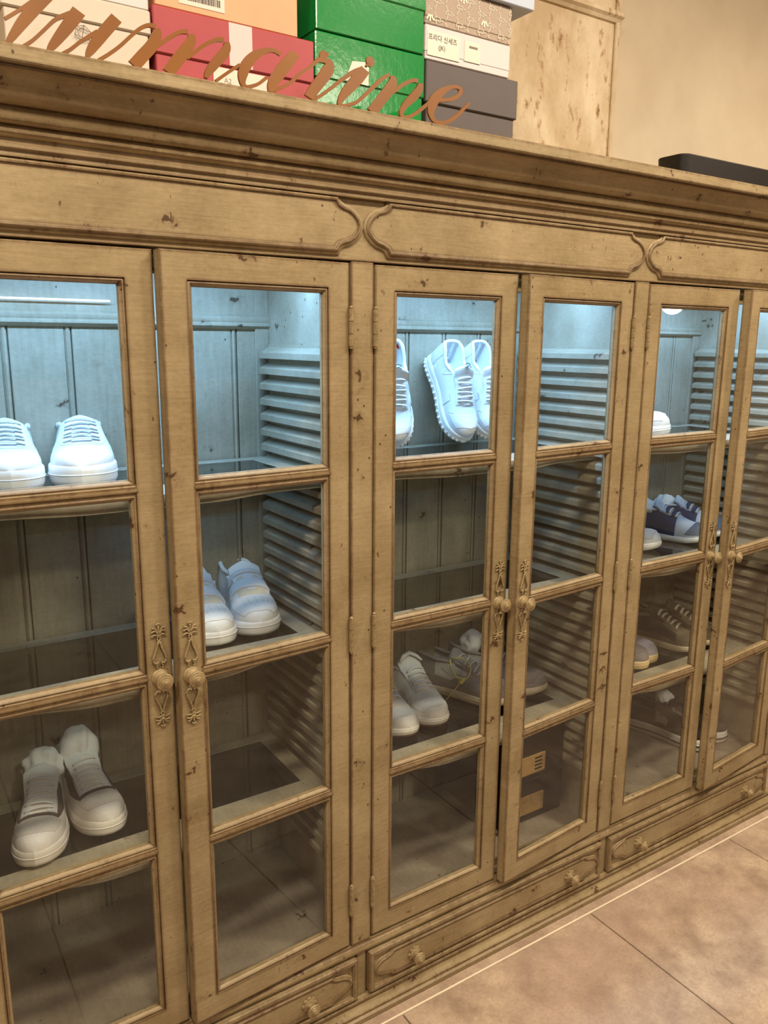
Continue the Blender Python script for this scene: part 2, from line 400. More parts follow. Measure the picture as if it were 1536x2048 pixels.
# -------------------------------------------------- drawers
def knob_mesh():
    bm = bmesh.new()
    lathe(bm, [(.013, -.001), (.0135, .002), (.011, .004), (.0065, .006), (.0055, .012), (.0065, .016), (.012, .018), (.0155, .020), (.0160, .0225), (.0145, .0245), (.0115, .0245), (.0105, .0262), (.0080, .0262), (.0070, .0285), (.0040, .0290), (.0015, .0312)], 22)
    me = bpy.data.meshes.new('knob'); bm.to_mesh(me); bm.free()
    for p in me.polygons: p.use_smooth = True
    me.set_sharp_from_angle(angle=.9); me.materials.append(MAT['brass']); return me
KNOB = knob_mesh()
def drawers():
    bm = bmesh.new(); n = 8                   # petalled rose behind each drawer knob
    for i in range(n):
        a = 2*math.pi*i/n
        lathe(bm, [(.0052, 0), (.005, .0025), (.003, .004)], 8, c=(.013*math.cos(a), 0, .013*math.sin(a)))
    lathe(bm, [(.012, 0), (.012, .003), (.009, .005)], 18)
    rose = bpy.data.meshes.new('knob_rose'); bm.to_mesh(rose); bm.free(); rose.materials.append(MAT['brass'])
    for b in range(3):
        x0, x1 = CX[b]+.016, CX[b+1]-.016
        za, zb = z(-1.489), z(-1.381)
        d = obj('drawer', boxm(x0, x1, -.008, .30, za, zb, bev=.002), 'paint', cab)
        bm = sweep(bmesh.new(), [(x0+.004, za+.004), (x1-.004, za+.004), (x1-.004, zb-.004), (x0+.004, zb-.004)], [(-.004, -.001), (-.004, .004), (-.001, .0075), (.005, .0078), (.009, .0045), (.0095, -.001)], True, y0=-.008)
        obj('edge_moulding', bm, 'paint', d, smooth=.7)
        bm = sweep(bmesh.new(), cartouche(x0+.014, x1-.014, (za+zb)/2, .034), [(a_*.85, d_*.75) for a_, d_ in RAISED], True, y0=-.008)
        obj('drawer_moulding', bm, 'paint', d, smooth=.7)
        bm = bmesh.new(); vs = [bm.verts.new((a_, -.0126, b_)) for a_, b_ in cartouche(x0+.019, x1-.019, (za+zb)/2, .0285)]
        bm.faces.new(vs); ex = bmesh.ops.extrude_face_region(bm, geom=bm.faces[:])
        for v in [g for g in ex['geom'] if isinstance(g, bmesh.types.BMVert)]: v.co.y = -.004
        bmesh.ops.recalc_face_normals(bm, faces=bm.faces); obj('drawer_panel', bm, 'paint', d)
        xc = (x0+x1)/2
        for s in (-1, 1):
            r = obj('knob_rose', rose, None, d, (xc+s*.262, -.0126, z(-1.437)))
            obj('drawer_knob', KNOB, None, d, (xc+s*.262, -.0150, z(-1.437)))
drawers()

# -------------------------------------------------- doors
DW, STI = .3733, .047
DZ0, DZ1 = -1.348, .146
GZ = [.099, -.253, -.600, -.949, -1.301]     # top of glass, muntins, bottom of glass
def escutcheon_mesh():
    bm = bmesh.new(); y = -.003
    def T(p, r, k=5):
        q = crom([(a, y-(c if len(t) > 2 else 0), b) for t in p for a, b, c in [(t[0], t[1], t[2] if len(t) > 2 else 0)]], k); tube(bm, q, r, 6)
    for s in (1, -1):                        # upper (long) and lower (short) half
        h = 1.0 if s > 0 else .92
        Z = lambda v: s*v*h
        for m in (-1, 1):
            T([(m*.0015, Z(.070)), (m*.0045, Z(.058)), (m*.0105, Z(.042)), (m*.0115, Z(.034)), (m*.0075, Z(.028)), (m*.0025, Z(.030))], [.0014]+[.0022]*24+[.0028])
            T([(m*.002, Z(.028)), (m*.006, Z(.0225)), (m*.0035, Z(.018))], .0014)
            T([(m*.003, Z(.066)), (-m*.003, Z(.075)), (m*.002, Z(.083))], .0018)
            T([(m*.001, Z(.083)), (m*.006, Z(.090)), (m*.0135, Z(.088))], .0016)
            T([(m*.001, Z(.085)), (m*.006, Z(.094)), (m*.0115, Z(.096))], .0016)
            T([(m*.0015, Z(.080)), (m*.007, Z(.083)), (m*.014, Z(.080))], .0014)
        T([(-.004, Z(.101)), (0, Z(.103)), (.004, Z(.101))], .0016)
        T([(0, Z(.084)), (0, Z(.100))], .0016, 3)
    lathe(bm, [(.0165, -.002), (.0165, .002), (.014, .004), (.012, .004), (.011, .006)], 22)
    me = bpy.data.meshes.new('escutcheon'); bm.to_mesh(me); bm.free()
    for p in me.polygons: p.use_smooth = True
    me.materials.append(MAT['brass']); return me
ESC = escutcheon_mesh()
def hinge_mesh():
    bm = bmesh.new()
    lathe(bm, [(.002, -.041), (.0042, -.038), (.0030, -.0355), (.0052, -.035), (.0052, -.0125), (.0038, -.012), (.0038, -.0115), (.0052, -.011), (.0052, .011), (.0038, .0115), (.0038, .012), (.0052, .0125), (.0052, .035), (.0030, .0355), (.0042, .038), (.002, .041)], 10, 'z')
    me = bpy.data.meshes.new('hinge'); bm.to_mesh(me); bm.free()
    for p in me.polygons: p.use_smooth = True
    me.set_sharp_from_angle(angle=.6); me.materials.append(MAT['hinge']); return me
HINGE = hinge_mesh()
BEAD = [(.0035, -.0034), (.0002, -.0022), (-.0003, -.0045), (-.0015, -.0025), (-.0045, -.0012), (-.0075, -.0035), (-.009, -.0075), (-.0105, -.0085), (-.0105, -.016)]
def door_meshes():
    """local frame: x from hinge (0) to meeting edge (DW), front face y=0"""
    w, st = DW, STI
    bm = bmesh.new(); t = .0265
    c2 = .002
    sweep(bm, [(0, z(DZ0)), (w, z(DZ0)), (w, z(DZ1)), (0, z(DZ1))], [(st, -t), (st, 0), (c2, 0), (0, -c2), (0, -t+c2), (c2, -t), (st, -t)], True)
    frame = bmesh.new(); 
    bead = []
    for k in range(4):
        x0, x1 = st, w-st; zt = z(GZ[k])-(.0 if k == 0 else .0075); zb = z(GZ[k+1])+(.0 if k == 3 else .0075)
        b = bmesh.new()
        sweep(b, [(x0, zb), (x1, zb), (x1, zt), (x0, zt)], [(-a, d) for a, d in BEAD], True)
        bead.append(b)
    munt = bmesh.new()
    h = .0115
    pr = [(.020, -h*.75), (.006, -h), (.003, -h*.8), (.0015, -h*.55), (.0015, -h*.35), (-.001, -h*.25), (-.0015, 0), (-.001, h*.25), (.0015, h*.35), (.0015, h*.55), (.003, h*.8), (.006, h), (.020, h*.75)]
    extrude_x(munt, pr, st-.002, w-st+.002)
    out = {}
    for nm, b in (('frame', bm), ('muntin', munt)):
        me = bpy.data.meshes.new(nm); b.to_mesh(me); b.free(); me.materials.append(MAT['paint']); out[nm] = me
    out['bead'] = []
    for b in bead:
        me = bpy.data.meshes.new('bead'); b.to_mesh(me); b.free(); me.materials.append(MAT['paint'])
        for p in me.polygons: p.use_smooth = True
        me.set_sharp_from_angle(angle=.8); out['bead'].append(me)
    out['pane'] = []
    for k in range(4):
        b = boxm(st+.004, w-st-.004, .0105, .0135, z(GZ[k+1])+.003, z(GZ[k])-.003)
        me = bpy.data.meshes.new('pane'); b.to_mesh(me); b.free(); me.materials.append(MAT['pane']); out['pane'].append(me)
    return out
DM = door_meshes()
AJAR = [math.radians(3.2), math.radians(4.4), math.radians(5.0)]
def doors():
    for b in range(3):
        for side in (1, -1):
            hx = CX[b]+.029 if side > 0 else CX[b+1]-.029
            d = obj('glazed_door', DM['frame'], None, cab)
            d.location = (hx, 0, 0); d.scale = (side, 1, 1)
            d.rotation_euler = (0, 0, 0 if side > 0 else AJAR[b])
            for k in range(4):
                obj('glazing_bead', DM['bead'][k], None, d); obj('glass_pane', DM['pane'][k], None, d)
            for k in (1, 2, 3): obj('muntin', DM['muntin'], None, d, (0, 0, z(GZ[k])))
            for hz in (.026, -.599, -1.230): obj('hinge', HINGE, None, d, (-.001, -.0045, z(hz)))
            obj('escutcheon', ESC, None, d, (DW-.0235, 0, z(-.600)))
            obj('door_knob', KNOB, None, d, (DW-.0235, -.004, z(-.600)))
doors()

# -------------------------------------------------- shelves, lights inside
def shelves():
    k = N('shelf_wood'); 
    for b in range(3):
        x0, x1 = CX[b]+.0175, CX[b+1]-.0175; xm = (x0+x1)/2; hw = (x1-x0)/2
        for zs in SH:
            zt = z(zs)
            def yf(x):                        # serpentine front edge
                u = min(1, max(0, (abs(x-xm)/hw-.28)/.42)); u = u*u*(3-2*u)
                return .052+.034*u
            bm = bmesh.new(); n = 40; rows = []
            prof = [(.085, -.029), (.012, -.029), (.008, -.0275), (.008, -.021), (.003, -.0185), (0, -.013), (0, -.007), (.0015, -.0025), (.006, 0.0), (.085, 0.0)]
            for i in range(n+1):
                x = x0+(x1-x0)*i/n; f = yf(x)
                rows.append([bm.verts.new((x, min(f+a, .142) if a < .08 else .142, zt+c)) for a, c in prof])
            for A, B in zip(rows, rows[1:]):
                m = len(prof)
                for j in range(m): bm.faces.new((A[j], B[j], B[(j+1) % m], A[(j+1) % m]))
            bm.faces.new(rows[0]); bm.faces.new(rows[-1]); bmesh.ops.recalc_face_normals(bm, faces=bm.faces)
            s = obj('shelf', bm, 'paint_in', cab, smooth=.6)
            obj('shelf_rail', boxm(x0, x1, .365, .400, zt-.018, zt, bev=.001), 'paint_in', s)
            for xa in (x0, x1-.058): obj('shelf_rail', boxm(xa, xa+.058, .142, .365, zt-.018, zt, bev=.001), 'paint_in', s)
            obj('shelf_glass', boxm(x0+.0585, x1-.0585, .1425, .3645, zt-.007, zt-.001), 'shelf_glass', s)
        # lamp bar under the inner top
        bar = obj('led_bar', boxm(x0+.03, x1-.03, .175, .200, z(.186), z(.205), bev=.002), 'hinge', cab)
        obj('led_strip', boxm(x0+.04, x1-.04, .180, .195, z(.1845), z(.186)), 'led', bar)
        area('bay_led', (xm, .1875, z(.182)), x1-x0-.1, LEDW, COOL, (0, 0, 0), .02)
LEDW = 8.2
shelves()
# thin tube lamp on the back of the first bay and a bulb in the last
tb = obj('led_tube', None, None, cab) if False else None
bm = bmesh.new(); tube(bm, [(.10, .392, z(.0785)), (.462, .392, z(.0785))], .0018, 8); obj('led_tube', bm, 'led', cab, smooth=3.2)
p_ = aty(1347, 592, .20)
bm = bmesh.new(); bmesh.ops.create_uvsphere(bm, u_segments=20, v_segments=12, radius=.034); 
for v in bm.verts: v.co = Vector((v.co.x+2.025, v.co.y+.20, v.co.z+z(.119)))
blb = obj('light_bulb', bm, 'bulb', cab, smooth=3.2)
bm = bmesh.new(); lathe(bm, [(.014, 0), (.014, .05)], 14, 'z', (2.025, .20, z(.155))); obj('bulb_socket', bm, 'hinge', blb)

# =================================================================== SHOES
def mat_leather(name, rgb, rough=.45, bump=.12): return plain(name, rgb, rough, 0, .4, var=.04, bump=bump, scale=260)
def suede(name, rgb): return plain(name, rgb, .95, 0, .1, var=.10, bump=.3, scale=420)
for nm, rgb in {'white': (228, 227, 224), 'offwhite': (240, 234, 226), 'cream': (226, 208, 176), 'liner': (222, 222, 220)}.items(): MAT[nm] = mat_leather(nm+'_leather', rgb)
MAT['rubber'] = plain('white_rubber', (236, 232, 226), .5, var=.03)
MAT['rubber_warm'] = plain('warm_white_rubber', (242, 234, 222), .5, var=.03)
MAT['gum'] = plain('cream_gum_rubber', (226, 196, 142), .5, var=.05)
MAT['brownsole'] = plain('brown_outsole', (112, 74, 56), .7)
MAT['suede_cream'] = suede('cream_suede', (224, 216, 204)); MAT['suede_grey'] = suede('grey_suede', (150, 143, 143)); MAT['grey_strip'] = suede('grey_strip', (106, 96, 88))
MAT['taupe'] = suede('taupe_suede', (140, 129, 124)); MAT['lilac'] = suede('lilac_grey_suede', (178, 170, 176)); MAT['olive'] = suede('olive_suede', (132, 120, 98)); MAT['olive_dark'] = suede('dark_olive_mesh', (84, 76, 62))
MAT['slate'] = suede('slate_suede', (58, 74, 108)); MAT['pale_grey'] = suede('pale_grey_knit', (200, 210, 222)); MAT['midgrey'] = suede('mid_grey_suede', (110, 122, 142))
MAT['darkbrown'] = suede('dark_brown_canvas', (74, 62, 55)); MAT['lace'] = plain('white_lace', (240, 238, 234), .85, var=.05, bump=.3, scale=500)
MAT['lace_cream'] = plain('cream_lace', (236, 222, 202), .85, var=.05, bump=.3, scale=500)
MAT['black'] = plain('black_print', (28, 28, 30), .6); MAT['red'] = plain('red_tag', (214, 40, 34), .5); MAT['yellow'] = plain('yellow_nylon', (238, 222, 96), .4)
MAT['mesh_grey'] = plain('light_mesh', (208, 204, 202), .9, var=.1, bump=.5, scale=600)
MAT['blackstripe'] = plain('dark_sole_line', (52, 46, 42), .6)
k = N('tissue_paper'); a = k.noise(45.0, k.pos((1, 1, 1)), 4, .6); k.bump(a, .5, .006); MAT['tissue'] = k.set(lin(240, 236, 232), .9, spec=.15)

TS = np.array([0, .015, .04, .1, .2, .35, .5, .63, .74, .84, .91, .96, .985, 1.0])
HWS = np.array([0, .34, .54, .74, .80, .77, .84, .96, 1.0, .93, .76, .53, .33, 0])
class Shoe:
    """heel at x=0, toe at x=L, sole on z=0"""
    def __init__(s, L=.285, Wd=.104, sole=(.030, .026), toe=.046, instep=.098, ankle=.094, heel=.102, spring=.008, solew=1.0, open_=(.05, .42), box_=.72):
        s.L, s.W, s.sole, s.spring, s.solew, s.open, s.q = L, Wd, sole, spring, solew, open_, box_
        sh = lambda t: sole[0]+(sole[1]-sole[0])*t
        s.tH = np.array([0, .04, .12, .25, .38, .46, .58, .70, .80, .88, .94, .98, 1.0])
        tz = sh(.9)
        s.H = np.array([heel-.012, heel, heel-.002, ankle, instep*.92, instep, instep*.82, (instep*.80+tz+toe)/2*.93, tz+toe*.90, tz+toe*.82, tz+toe*.66, tz+toe*.36, tz-.003])
        tt = np.linspace(0, 1, 201); Hd = np.interp(tt, s.tH, s.H); w = np.exp(-np.linspace(-2, 2, 17)**2); w /= w.sum()
        Hs = np.convolve(np.pad(Hd, 8, mode='edge'), w, mode='valid'); f = np.clip((tt-.82)/.08, 0, 1); s.tH, s.H = tt, Hs*(1-f)+Hd*f
    def hw(s, t): return np.interp(t, TS, HWS)*s.W/2
    def ctr(s, t): return .007*math.sin(math.pi*t)*1.0
    def sz(s, t): return s.sole[0]+(s.sole[1]-s.sole[0])*t+s.rise(t)
    def rise(s, t): return s.spring*max(0, (t-.72)/.28)**1.6
    def o(s, t):
        a, b = s.open; e = .035
        f = lambda u: 0 if u <= 0 else 1 if u >= 1 else u*u*(3-2*u)
        return f((t-a+e)/e)*f((b-t+e)/e) if t < b+e else 0
    def P(s, t, u, off=0.0, closed=False):
        """surface point of the upper; u in -1..1 across"""
        t = min(1, max(0, t)); b = max(s.hw(t)*.965, 1e-4)+off; z0 = s.sz(t)-.006; H = float(np.interp(t, s.tH, s.H))+s.rise(t)+off
        th = math.pi*(u+1)/2; c, sn = math.cos(th), math.sin(th)
        yc = -b*math.copysign(abs(c)**.80, c); zc = z0+(H-z0)*max(0, sn)**s.q
        o = 0 if closed else s.o(t)
        if o > 0:
            a = abs(u); sg = 1 if u >= 0 else -1; so = .46
            if a >= so:
                v = (1-a)/(1-so); yo = b*(1.0-.20*v**1.6+.035*math.sin(math.pi*v)); zo = z0+(H-z0)*v
                if v > .9: zo += .0
            else:
                v = a/so; k = max(0, (v-.80)/.20)
                yo = b*(.80*v-.06*(v > .99)); yo = b*(.66*min(1, v/.8)+.14*k); zo = (z0+.012)+(H-z0-.014)*(k if v > .8 else 0)
                if k > 0: zo = z0+.012+(H-z0-.012)*math.sin(k*math.pi/2)
            yc = yc*(1-o)+sg*yo*o; zc = zc*(1-o)+zo*o
        return Vector((t*s.L, yc+s.ctr(t), zc))
    def Nrm(s, t, u):
        e = .01; a = s.P(t+e, u)-s.P(t-e, u); b = s.P(t, min(1, u+e))-s.P(t, max(-1, u-e)); n = a.cross(b)
        return n.normalized() if n.length > 1e-9 else Vector((0, 0, 1))
    def pt(s, t, u, d): return s.P(t, u)+s.Nrm(t, u)*d
    def upper(s):
        nt, nu = 46, 40; bm = bmesh.new()
        ts = [.5-.5*math.cos(math.pi*i/nt) for i in range(nt+1)]
        us = [-1+2*j/nu for j in range(nu+1)]
        R = [[bm.verts.new(s.P(t, u)) for u in us] for t in ts]
        for i in range(nt):
            for j in range(nu): bm.faces.new((R[i][j], R[i+1][j], R[i+1][j+1], R[i][j+1]))
        bmesh.ops.remove_doubles(bm, verts=bm.verts, dist=2e-5); bmesh.ops.recalc_face_normals(bm, faces=bm.faces)
        return bm
    def outline(s, k=1.0, n=44):
        ts = [.5-.5*math.cos(math.pi*i/n) for i in range(n+1)]
        c = .5*s.L
        L = [(t*s.L, -s.hw(t)*s.solew+s.ctr(t), t) for t in ts]; R = [(t*s.L, s.hw(t)*s.solew+s.ctr(t), t) for t in ts[::-1][1:-1]]
        out = []
        for x, y, t in L+R: out.append((c+(x-c)*(1+(k-1)*.5*s.W/s.L*1.6), (y-s.ctr(t))*k+s.ctr(t), t))
        return out
    def solem(s, layers=None, wave=0.0):
        """layers: (scale, fraction of height)"""
        layers = layers or [(.90, 0), (.985, .06), (1.03, .25), (1.035, .7), (1.02, .94), (.985, 1.0), (.90, 1.0)]
        bm = bmesh.new(); rings = []
        for kk, fz in layers:
            ring = []
            for x, y, t in s.outline(kk):
                zz = s.rise(t)*(1-.15*fz)+fz*(s.sz(t)-s.rise(t))
                if wave and .1 < fz < .9: pass
                ring.append(bm.verts.new((x, y, zz)))
            rings.append(ring)
        n = len(rings[0])
        for A, B in zip(rings, rings[1:]):
            for i in range(n): bm.faces.new((A[i], A[(i+1) % n], B[(i+1) % n], B[i]))
        bm.faces.new(rings[0][::-1]); bm.faces.new(rings[-1]); bmesh.ops.recalc_face_normals(bm, faces=bm.faces)
        return bm
    def patch(s, t0, t1, u0, u1, d=.0018, nt=14, nu=12, bm=None):
        """raised panel between t0..t1 (may be functions of u) and u0..u1 (may be functions of t)"""
        bm = bm or bmesh.new(); f = lambda v, a: v(a) if callable(v) else v
        G = []
        for i in range(nt+1):
            row = []
            for j in range(nu+1):
                if callable(t0) or callable(t1):
                    u = f(u0, 0)+(f(u1, 0)-f(u0, 0))*j/nu; t = f(t0, u)+(f(t1, u)-f(t0, u))*i/nt
                else:
                    t = t0+(t1-t0)*i/nt; u = f(u0, t)+(f(u1, t)-f(u0, t))*j/nu
                row.append(s.pt(t, u, d if 0 < i < nt and 0 < j < nu else d*.75))
            G.append(row)
        V = [[bm.verts.new(p) for p in r] for r in G]
        for i in range(nt):
            for j in range(nu): bm.faces.new((V[i][j], V[i+1][j], V[i+1][j+1], V[i][j+1]))
        # skirt down to the upper
        rim = [(i, 0) for i in range(nt)]+[(nt, j) for j in range(nu)]+[(i, nu) for i in range(nt, 0, -1)]+[(0, j) for j in range(nu, 0, -1)]
        ctr = s.pt((f(t0, 0)+f(t1, 0))/2, (f(u0, .5)+f(u1, .5))/2, 0)
        low = [bm.verts.new(G[i][j]-(s.Nrm(0.5, 0) if False else (G[i][j]-s.P(.5, 0)).normalized()*0)-Vector((0, 0, d*1.3))) for i, j in rim]
        top = [V[i][j] for i, j in rim]; n = len(rim)
        for a in range(n):
            try: bm.faces.new((top[a], top[(a+1) % n], low[(a+1) % n], low[a]))
            except ValueError: pass
        return bm
    def seam(s, pts, r=.0009, d=.0006, bm=None):
        bm = bm or bmesh.new(); q = crom(pts, 5); tube(bm, [s.pt(a, b, d) for a, b in q], r, 5); return bm
    def lacebar(s, t, w, dt=.0, d=.0045, r=.0034, bm=None, flat=.45):
        bm = bm or bmesh.new(); n = 8
        pts = [s.pt(t+dt*(j/n-.5), -w+2*w*j/n, d*(.35+.65*math.sin(math.pi*(.12+.76*j/n)))) for j in range(n+1)]
        tube(bm, pts, r, 6, flat); return bm
    def tongue(s, t0=.66, t1=.45, w=.034, lift=.030, back=.024, th=.006):
        bm = bmesh.new(); rows = []; n = 16
        top = s.P(t1, 0, .003, True)
        for i in range(n+1):
            f = i/n
            if f < .5: c = s.P(t0+(t1-t0)*f/.5, 0, .003, True)
            else:
                g = (f-.5)/.5; c = top+Vector((-back*g, 0, lift*(g-.25*g*g)))
            ww = w*(.80+.20*min(1, f/.5))*(1-.35*max(0, (f-.85)/.15)**2)
            rows.append([c+Vector((0, ww*v, -.012*v*v)) for v in [-1+2*j/8 for j in range(9)]])
        V = [[bm.verts.new(p) for p in r] for r in rows]; U = [[bm.verts.new(p-Vector((th*.6, 0, th*.8))) for p in r] for r in rows]
        for i in range(n):
            for j in range(8):
                bm.faces.new((V[i][j], V[i+1][j], V[i+1][j+1], V[i][j+1])); bm.faces.new((U[i][j], U[i][j+1], U[i+1][j+1], U[i+1][j]))
            for j in (0, 8): bm.faces.new((V[i][j], U[i][j], U[i+1][j], V[i+1][j]))
        for j in range(8): bm.faces.new((V[n][j], V[n][j+1], U[n][j+1], U[n][j]))
        bmesh.ops.recalc_face_normals(bm, faces=bm.faces); return bm
    def collar(s, r=.0055, lift=.0):
        bm = bmesh.new(); a, b = s.open; b -= .015
        ring = [(b+(a-b)*i/12, .47) for i in range(13)]+[(a-.01, .2), (a-.01, -.2)]+[(a+(b-a)*i/12, -.47) for i in range(13)]
        pts = [s.P(t, u)+Vector((0, 0, lift)) for t, u in ring]; zz = [p.z for p in pts]
        for q in (13, 14): pts[q].z = (pts[12].z+pts[15].z)/2+.001
        for q in (0, -1): pts[q] = pts[q]+Vector((.003, 0, -.004))
        n = len(pts); tube(bm, pts, [r*min(1, .35+.3*i, .35+.3*(n-1-i)) for i in range(n)], 7); return bm
SM = 1.2
def put(e, toe, heading, zs, pitch=0.0, roll=0.0, L=.285, flip=1):
    """stand a shoe with its toe at plan point toe; heading: direction heel->toe in plan (radians from +x)"""
    e.rotation_euler = (roll, pitch, heading); e.scale = (1, flip, 1)
    e.location = (toe[0]-L*math.cos(heading)*math.cos(pitch), toe[1]-L*math.sin(heading)*math.cos(pitch), zs)
def head(heel, toe): return math.atan2(toe[1]-heel[1], toe[0]-heel[0])
def dup(e, label):
    c = copy_tree(e); c['label'] = label; return c
def tissue_wad(p, r, seed, label, sc=(1, 1, 1)):
    rnd = random.Random(seed); bm = bmesh.new(); bmesh.ops.create_icosphere(bm, subdivisions=4, radius=1.0)
    dirs = [(Vector((rnd.gauss(0, 1), rnd.gauss(0, 1), rnd.gauss(0, 1))).normalized(), rnd.uniform(1.2, 3.2), rnd.uniform(.04, .10)) for _ in range(10)]
    for v in bm.verts:
        n = v.co.normalized(); k = 1.0
        for d, fr, am in dirs: k += am*(abs(math.sin(fr*n.dot(d)*2+d.x*5))-.55)
        v.co = Vector((n.x*k*r*sc[0], n.y*k*r*sc[1], n.z*k*r*sc[2]))
    o = obj('tissue_wad', bm, 'tissue', loc=p, smooth=3.2); tag(o, label, 'paper'); return o

def shoe_lace(label, group=None, name='sneaker', sh=None, mats=None, laces=6, lt=(.46, .70), extra=None, lacew=.30, lace_r=.0034, eyestay=True, toe=True, tongue=True, lift=.026):
    m = dict(upper='white', sole='rubber', tongue='white', lace='lace', stay='white', toe='white', liner='liner', heel='white'); m.update(mats or {})
    e = empty(name); tag(e, label, 'shoe', group)
    s = sh or Shoe()
    obj('upper', s.upper(), m['upper'], e, smooth=SM)
    so = obj('sole', s.solem(), m['sole'], e, smooth=.9)
    bm = bmesh.new(); x = [(a, b) for a, b, t in s.outline(1.036)]
    pts = [(a, b, s.rise(t)+.55*(s.sz(t)-s.rise(t))) for a, b, t in s.outline(1.037)]; pts.append(pts[0]); tube(bm, pts, .0011, 5)
    obj('sole_groove', bm, m.get('groove', m['sole']), so)
    obj('collar', s.collar(), m.get('collar', m['liner']), e, smooth=3.2)
    obj('lining', s.patch(s.open[0]+.02, s.open[1]-.03, -.42, .42, .0006, 10, 14), m['liner'], e, smooth=1.0)
    if tongue: obj('tongue', s.tongue(lift=lift), m['tongue'], e, smooth=1.0)
    if eyestay:
        t0, t1 = lt[0]-.03, lt[1]+.03
        for sg in (-1, 1):
            obj('eyestay', s.patch(t0, t1, lambda t, sg=sg: sg*.15, lambda t, sg=sg: sg*(.44-.06*(t-t0)/(t1-t0)), .0022), m['stay'], e, smooth=.9)
        bm = bmesh.new()
        for sg in (-1, 1):
            for k_ in range(laces):
                t = lt[0]+(lt[1]-lt[0])*k_/(laces-1); q = s.pt(t, sg*lacew*.93, .0024)
                lathe(bm, [(.0022, 0), (.0022, .0006)], 8, 'z', q)
        obj('eyelets', bm, 'black' if m.get('eyelet') == 'black' else 'mesh_grey', e)
    for k_ in range(laces):
        t = lt[0]+(lt[1]-lt[0])*k_/(laces-1)
        obj('lace', s.lacebar(t, lacew, .012*(-1)**k_, .0062, lace_r), m['lace'], e, smooth=3.2)
    if toe:
        obj('toe_cap', s.patch(lambda u: .80+.10*abs(u)**2*-1.4, lambda u: .945-.05*abs(u), -.74, .74, .0016), m['toe'], e, smooth=.9)
    obj('heel_tab', s.patch(.012, lambda u: .085, lambda t: -.55, lambda t: .55, .0012, 4, 10) if False else s.patch(.02, .16, .50, .95, .0018), m['heel'], e, smooth=.9)
    obj('heel_tab', s.patch(.02, .16, -.95, -.50, .0018), m['heel'], e, smooth=.9)
    if extra: extra(s, e, m)
    return e

